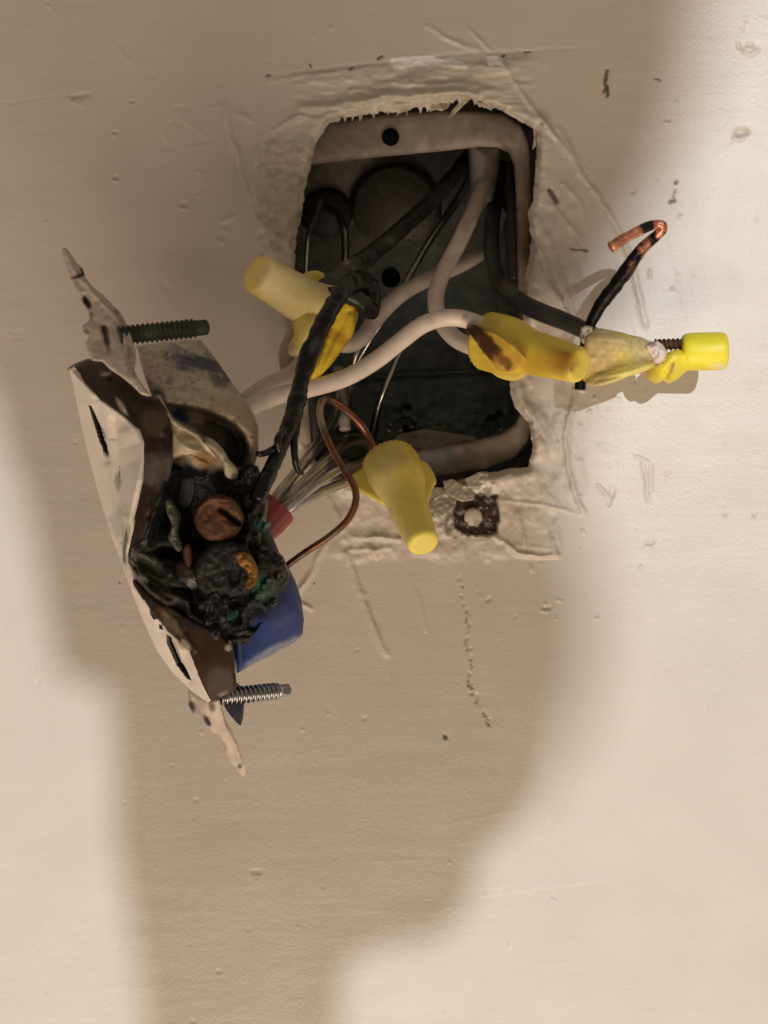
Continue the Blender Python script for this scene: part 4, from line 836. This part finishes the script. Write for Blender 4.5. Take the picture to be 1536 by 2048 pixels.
# char crust filling the terminal well
ch = [(352,938),(378,930),(432,930),(452,948),(472,952),(498,934),(512,930),(524,962),(533,1000),(528,1045),(521,1085),(545,1098),(562,1112),(578,1150),(574,1180),(556,1208),(548,1232),(522,1248),(508,1270),(490,1290),(470,1286),(440,1272),(400,1250),(352,1226),(305,1196),(272,1160),(258,1120),(264,1096),(284,1078),(300,1040),(320,985),(334,950)]
chd = tps([(378,930,56),(432,930,55),(512,935,53),(530,1000,53),(521,1085,54),(578,1150,51),(556,1208,53),(490,1290,58.5),(440,1272,61.5),(352,1226,60),(272,1160,58.5),(258,1120,58.5),(296,1080,60.5),(334,985,62),(365,1000,53),(380,1090,53.5),(360,1140,58),(430,1120,57),(500,1060,57),(540,1150,58),(430,1220,61),(500,1240,60),(420,970,53)])
relief('char_crust', ch, chd, M_CHAR, out, thick=5, res=2.6, rnd=.8, rpx=8, noise=(1.6,46), col=(.008,.008,.0075), var=.6, cscale=.09,
       ops=[lambda x, y: (2.6*fbm(x/36, y/36, 92, 3)+.7*np.abs(fbm(x/16, y/16, 91, 2)))*smooth(395, 440, x+.3*(y-1100)), lambda x, y: 1.5*np.sin((x*.55-y*.85)/9+4*fbm(x/40, y/40, 94, 2))*smooth(410, 370, x)*smooth(1085, 1110, y), dent(365,985,20,45,-5,.2), dent(330,1105,20,13,-4), dent(395,1110,16,36,-3.5,-.3), ridge([(262,1120),(285,1150),(330,1185),(380,1205)], 9, 1.5, False), ridge([(300,1100),(335,1095),(352,1118)], 8, 1.4), ridge([(280,1140),(320,1160),(345,1190)], 7, 1.4), dent(510,1235,20,25,-3)],
       blobs=[(285,1130,40,(.085,.088,.062),.85),(335,1180,45,(.075,.066,.048),.8,.6,.5),(330,1100,22,(.075,.078,.06),.7),(372,1145,20,(.26,.24,.225),.8,1.5),(385,1165,12,(.34,.32,.3),.8),(400,960,36,(.024,.030,.026),.9),
              (518,1045,12,(.05,.17,.12),.9),(532,1052,9,(.10,.30,.22),.9),(452,1232,20,(.05,.14,.095),.9,.5,.2),(468,1228,8,(.04,.24,.17),.9),(530,1180,30,(.03,.065,.045),.8),(522,1170,10,(.04,.16,.11),.8,2),(440,1262,28,(.055,.05,.048),.8,.5),(505,990,22,(.05,.03,.02),.7,1.8),(550,1120,30,(.03,.034,.034),.8),(430,1215,40,(.035,.033,.033),.8,.5,.4),(300,1190,20,(.05,.045,.035),.6)])
relief('melted_plastic', [(330,1000),(340,998),(350,1012),(360,1030),(358,1046),(354,1062),(361,1082),(365,1096),(356,1104),(344,1090),(336,1074),(344,1050),(334,1028)], tps([(332,1000,61),(354,1042,60),(336,1072,60.5),(356,1100,60),(346,1050,61.5)]), M_HOUSE, out, thick=2.2, res=2.6, rnd=1.0, rpx=7, noise=(.8,12), col=(.10,.10,.07), blobs=[(345,1040,10,(.14,.135,.10),.7,2.5),(358,1095,12,(.08,.08,.06),.7)], round_outline=2, var=.25)
relief('melted_plastic', [(366,1100),(376,1086),(382,1096),(384,1120),(378,1134),(370,1126)], lambda x, y: 60.5+0*x, M_BROWN, out, thick=2.2, res=2.6, rnd=1.0, rpx=6, col=(.10,.045,.04), round_outline=3)
relief('melted_plastic', [(404,876),(416,874),(432,884),(446,900),(456,918),(468,930),(475,942),(472,955),(460,958),(450,950),(446,934),(438,916),(424,900),(410,888)], tps([(404,876,60.5),(430,892,62.5),(450,918,63.5),(470,950,60),(455,940,63)]), M_HOUSE, out, thick=3.5, res=2.4, rnd=2.2, rpx=10, noise=(.8,22), col=(.40,.34,.235), blobs=[(470,955,12,(.10,.085,.07),.9),(452,910,12,(.5,.44,.33),.7),(412,880,12,(.22,.17,.11),.7),(440,925,10,(.2,.16,.11),.6,.4,1.0)], round_outline=3, var=.25)
relief('melted_plastic', [(484,940),(500,934),(510,942),(506,958),(512,975),(500,984),(490,966)], lambda x, y: 56+0*x, M_CHAR, out, thick=3, res=2.6, rnd=1.2, rpx=7, noise=(1.2,10), col=(.02,.017,.015), round_outline=3)
# terminal screws
def screw_head(cx, cy, rpx_, d, tilt, col, blobs, slot, parent, wob=.05, mat=M_RUST, noise=(.4,20)):
    k = S*(D-d)/D; r = rpx_*k
    ang = np.linspace(0, 2*np.pi, 40, endpoint=False); o_ = np.c_[cx+rpx_*(1+wob*fbm(np.cos(ang)*2, np.sin(ang)*2, 5, 3))*np.cos(ang), cy+rpx_*(1+wob*fbm(np.cos(ang)*2+9, np.sin(ang)*2, 6, 3))*np.sin(ang)]
    return relief('terminal_screw', o_, lambda x, y: d+tilt[0]*(x-cx)/rpx_+tilt[1]*(y-cy)/rpx_, mat, parent, thick=3.2, res=2.6, rnd=1.3, rpx=rpx_*.4, noise=noise, col=col, blobs=blobs, var=.3, ops=slot, cscale=.08)
screw_head(437,1037,48,61.5,(-.8,-.4), (.095,.042,.020), [(420,1010,24,(.12,.062,.033),.8),(470,1035,16,(.11,.07,.03),.9,1.6),(460,1035,17,(.022,.014,.01),1.0,.42,.85),(478,1048,9,(.02,.013,.01),.9),(400,1060,26,(.06,.027,.015),.7),(437,1085,20,(.04,.018,.012),.7,.4),(395,1035,14,(.05,.03,.02),.6)],
           [ridge([(440,1020),(460,1036),(482,1052)], 7, -1.9, False), dent(466,1040,11,11,-1.0), ridge([(395,1020),(420,998),(460,998)], 6, .7)], out)
screw_head(452,1146,62,61.5,(.2,-.3), (.024,.023,.022), [(430,1150,40,(.036,.034,.033),.7),(400,1185,14,(.08,.078,.075),.6)], [lambda x, y: .45*fbm(x/12, y/12, 44, 3), dent(470,1150,12,26,-1.2,.2)], out, .10, M_RUST, (.5,30))
relief('screw_patch', [(470,1110),(480,1104),(496,1108),(508,1122),(515,1142),(512,1165),(503,1176),(494,1178),(490,1168),(496,1152),(490,1138),(478,1130)], lambda x, y: 64.2+0*x, M_RUST, out, thick=1.8, res=2.5, rnd=.9, rpx=7, noise=(.8,10), col=(.26,.12,.03), blobs=[(500,1170,12,(.17,.07,.02),.7),(500,1120,8,(.33,.19,.06),.7)], var=.3, round_outline=3)
# crumbs of char and verdigris around the terminals
rs = np.random.RandomState(11)
for (cx, cy, r0, c0) in [(515,1045,9,(.02,.05,.036)),(532,1050,9,(.055,.12,.085)),(524,1058,7,(.018,.04,.03)),(466,1230,8,(.02,.075,.05)),(446,1236,8,(.04,.055,.04)),(526,1172,7,(.02,.06,.04)),(536,1160,6,(.02,.05,.04)),(545,1205,9,(.03,.06,.04)),(560,1150,10,(.03,.03,.03)),(430,1268,10,(.05,.05,.05)),(478,1262,10,(.03,.03,.03)),(385,1160,9,(.26,.24,.22)),(556,1118,9,(.03,.035,.04))]:
    ang = np.linspace(0, 2*np.pi, 14, endpoint=False); rr = r0*(.75+.5*rs.rand(14)); dd = float(chd(np.array([cx]), np.array([cy]))[0])+1.6
    relief('crust_crumb', np.c_[cx+rr*np.cos(ang), cy+rr*np.sin(ang)], dd, M_CHAR, out, thick=2.2, res=2.2, rnd=1.1, rpx=r0*.7, noise=(1.2,6), col=c0, var=.4, seed=int(cx))
# steel mounting strap: bent upper and lower ends, thick with paint
YK = (.53,.44,.365); GAP_DK = (.045,.03,.022)  # brown-black paints in the shade of the strap's slots and gaps
relief('mounting_strap', [(124,498),(131,495),(140,505),(152,524),(166,538),(172,556),(184,572),(204,588),(222,606),(240,624),(252,645),(262,672),(271,700),(273,722),(268,740),(280,762),(296,784),(300,792),(284,788),(266,770),(244,752),(222,738),(206,722),(186,720),(176,704),(172,690),(178,672),(166,664),(164,652),(180,640),(178,622),(164,604),(152,580),(140,552),(130,525)],
       tps([(128,498,33),(166,540,37),(222,606,44),(262,672,52),(272,720,57),(298,790,62),(206,722,50),(172,680,44),(166,656,43),(178,622,41),(150,578,38),(130,525,34)]), M_PAINTED, out, thick=2.0, res=3.0, rnd=.6, rpx=4, evec=(-.3,0), col=YK, var=.15,
       ops=[ridge([(170,590),(178,612),(184,630)], 6, -1.3, False), ridge([(205,655),(212,680),(220,705)], 8, -1.6, False), ridge([(132,510),(152,545),(200,600),(235,640),(252,690),(256,730)], 6, .9), ridge([(230,645),(248,690),(258,735)], 5, -.7), lambda x, y: .5*fbm(x/14, y/14, 66, 3)],
       blobs=[(155,553,22,GAP_DK,1.,.2,-.35),(168,542,10,GAP_DK,.9,.6,.8),(176,608,20,GAP_DK,1.,.4,1.1),(214,678,24,(.12,.10,.08),.9,.3,1.35),(233,625,9,GAP_DK,.7,.5,.8),(172,664,9,(.1,.07,.05),.8,.6,.5),(240,650,16,(.30,.25,.21),.5),(210,660,16,(.07,.05,.04),.9,.4,1.3),(262,725,34,(.26,.2,.14),.7,.3,1.4),(200,700,20,(.4,.32,.25),.6)])
relief('mounting_strap', [(376,1376),(396,1392),(418,1403),(438,1398),(446,1420),(452,1444),(464,1462),(472,1480),(480,1504),(488,1526),(493,1544),(488,1554),(480,1548),(472,1534),(462,1528),(452,1506),(446,1486),(440,1470),(426,1466),(414,1450),(402,1436),(388,1430),(378,1412)],
       tps([(376,1376,46),(418,1403,56),(446,1420,54),(472,1480,48),(493,1544,41),(462,1528,42),(414,1450,50),(380,1412,46)]), M_PAINTED, out, thick=1.6, res=3.2, rnd=.8, rpx=6, evec=(-.3,0), col=(.56,.47,.39), var=.15,
       ops=[ridge([(440,1410),(448,1450),(470,1490),(484,1530)], 5, 1.0), dent(386,1410,8,12,-1.3), dent(414,1442,5,12,-1.3,-.4), ridge([(455,1470),(470,1515)], 4, -.6)],
       blobs=[(383,1410,20,GAP_DK,.95,.36,1.35),(414,1442,16,(.03,.022,.018),1.0,.34,1.1),(424,1416,9,(.10,.08,.06),.9,1.3),(480,1533,6,GAP_DK,.9),(450,1495,12,(.33,.27,.22),.7,.5,1.1),(398,1425,14,(.40,.34,.28),.5)])
# mounting screws and the little retaining square
screw_shaft('mounting_screw', P(238,672,50), P(417,654,44), 1.9, .95, M_RUST, out, (.045,.050,.040), tipr=.80, tipf=.88, depth=.2, blobs=[(300,665,20,(.10,.10,.07),.7,.6)])
relief('retaining_square', [(462,1360),(474,1368),(487,1380),(487,1410),(485,1438),(481,1452),(470,1442),(455,1424),(448,1412),(452,1396)], tps([(462,1360,52),(487,1380,47),(481,1452,50),(448,1412,54)]), M_HOUSE, out, thick=1.8, res=3, rnd=.5, rpx=4, col=(.016,.018,.045), blobs=[(475,1432,9,(.10,.08,.09),.6),(462,1390,12,(.07,.07,.08),.7)], var=.3)
screw_shaft('mounting_screw', P(436,1394,53), P(579,1380,44), 1.72, 1.0, M_ZINC, out, (.5,.5,.5), tipr=.72, tipf=.86, depth=.22)

DOFF = 0.0
# burnt wire still clinging to the terminals (loops from the left connector down to the outlet)
t = tube('black_wire', [(650,590,25),(690,590,26),(720,600,25),(738,620,22),(742,590,20),(730,565,22),(706,562,28),(686,580,33),(666,612,37),(644,652,40),(625,692,42),(610,735,43),(600,775,45),(590,815,48),(572,870,53),(548,925,58),(528,965,61),(512,1000,63)], [1.6,1.8,2.0,2.1,2.2,2.2,1.9,1.8,1.75,1.8,1.85,1.8,1.6,1.8,1.5,1.45,1.6,1.5], M_BURNT, None, (.008,.0075,.0075),
     [(628,690,9,(.07,.068,.07),.7,2.5,.3),(720,590,30,(.035,.033,.028),.6),(600,820,9,(.05,.05,.05),.6)], .5, rough=.22, rscale=8, n=12)
tag(t, 'burnt glossy black wire crossing the left yellow connector down to the blackened outlet terminal', 'wire')
for pts in [[(585,830,51),(588,880,52),(590,915,52),(596,940,51),(606,948,50)], [(575,850,52),(566,880,54),(545,900,58),(522,908,60),(512,905,60)], [(560,910,57),(556,880,58),(568,860,55)], [(590,870,52),(594,850,50),(592,820,50)]]:
    f = tube('insulation_shred', pts, [.8,.75,.7,.55,.35][:len(pts)], M_BURNT, t, (.012,.011,.01), [], .4, rough=.25, sides=10)

# ================================================================== unseen flat cut-outs behind the camera, shaped to cast the photographer's shadow on the wall
def to_occ(px, py, hh):
    w = P(np.array([px]), np.array([py]), np.array([0.]))[0]; L = np.array(KEY); f = (hh/1000)/(-KEY.y); return w*(1-f)+L*f
arm_cutout = [(1020,420),(1060,760),(1075,1000),(1110,1180),(1120,1320),(1105,1480),(1075,1590),(1025,1655),(962,1700),(945,1780),(900,1850),(760,1880),(690,1940),(680,2048),(660,2600),(340,2600),(310,2048),(275,1800),(252,1660),(248,1500),(240,1390),(215,1352),(165,1345),(135,1310),(108,1180),(80,1040),(50,920),(20,840),(20,420)]
head = [(1410,-900),(1410,0),(1375,250),(1290,450),(1195,620),(1150,800),(1135,1000),(1185,1160),(1190,1320),(1150,1470),(1070,1570),(960,1590),(600,1500),(420,1250),(200,920),(40,790),(-300,720),(-1200,720),(-1200,-900)]  # unseen outline added for the shadow's wide soft edge
per = thing('shadow_cutout', 'unseen flat cut-outs standing in for the photographer, shaped for the soft shadow on the wall', 'shadow_cutout', to_occ(700, 1000, 620.))
for nm_, out_, hh in (('arm_cutout', arm_cutout, 620.), ('head', head, 1050.)):
    p = np.array([to_occ(*q, hh) for q in resample(rounded(out_, 5), 30)]); n = len(p)
    V = [tuple(q) for q in p]+[(q[0], q[1]-.006, q[2]) for q in p]
    F = [(i, (i+1) % n, (i+1) % n+n, i+n) for i in range(n)]+[tuple(range(n)), tuple(range(2*n-1, n-1, -1))]
    mesh(nm_, V, F, M_CUTOUT, per, None, True)
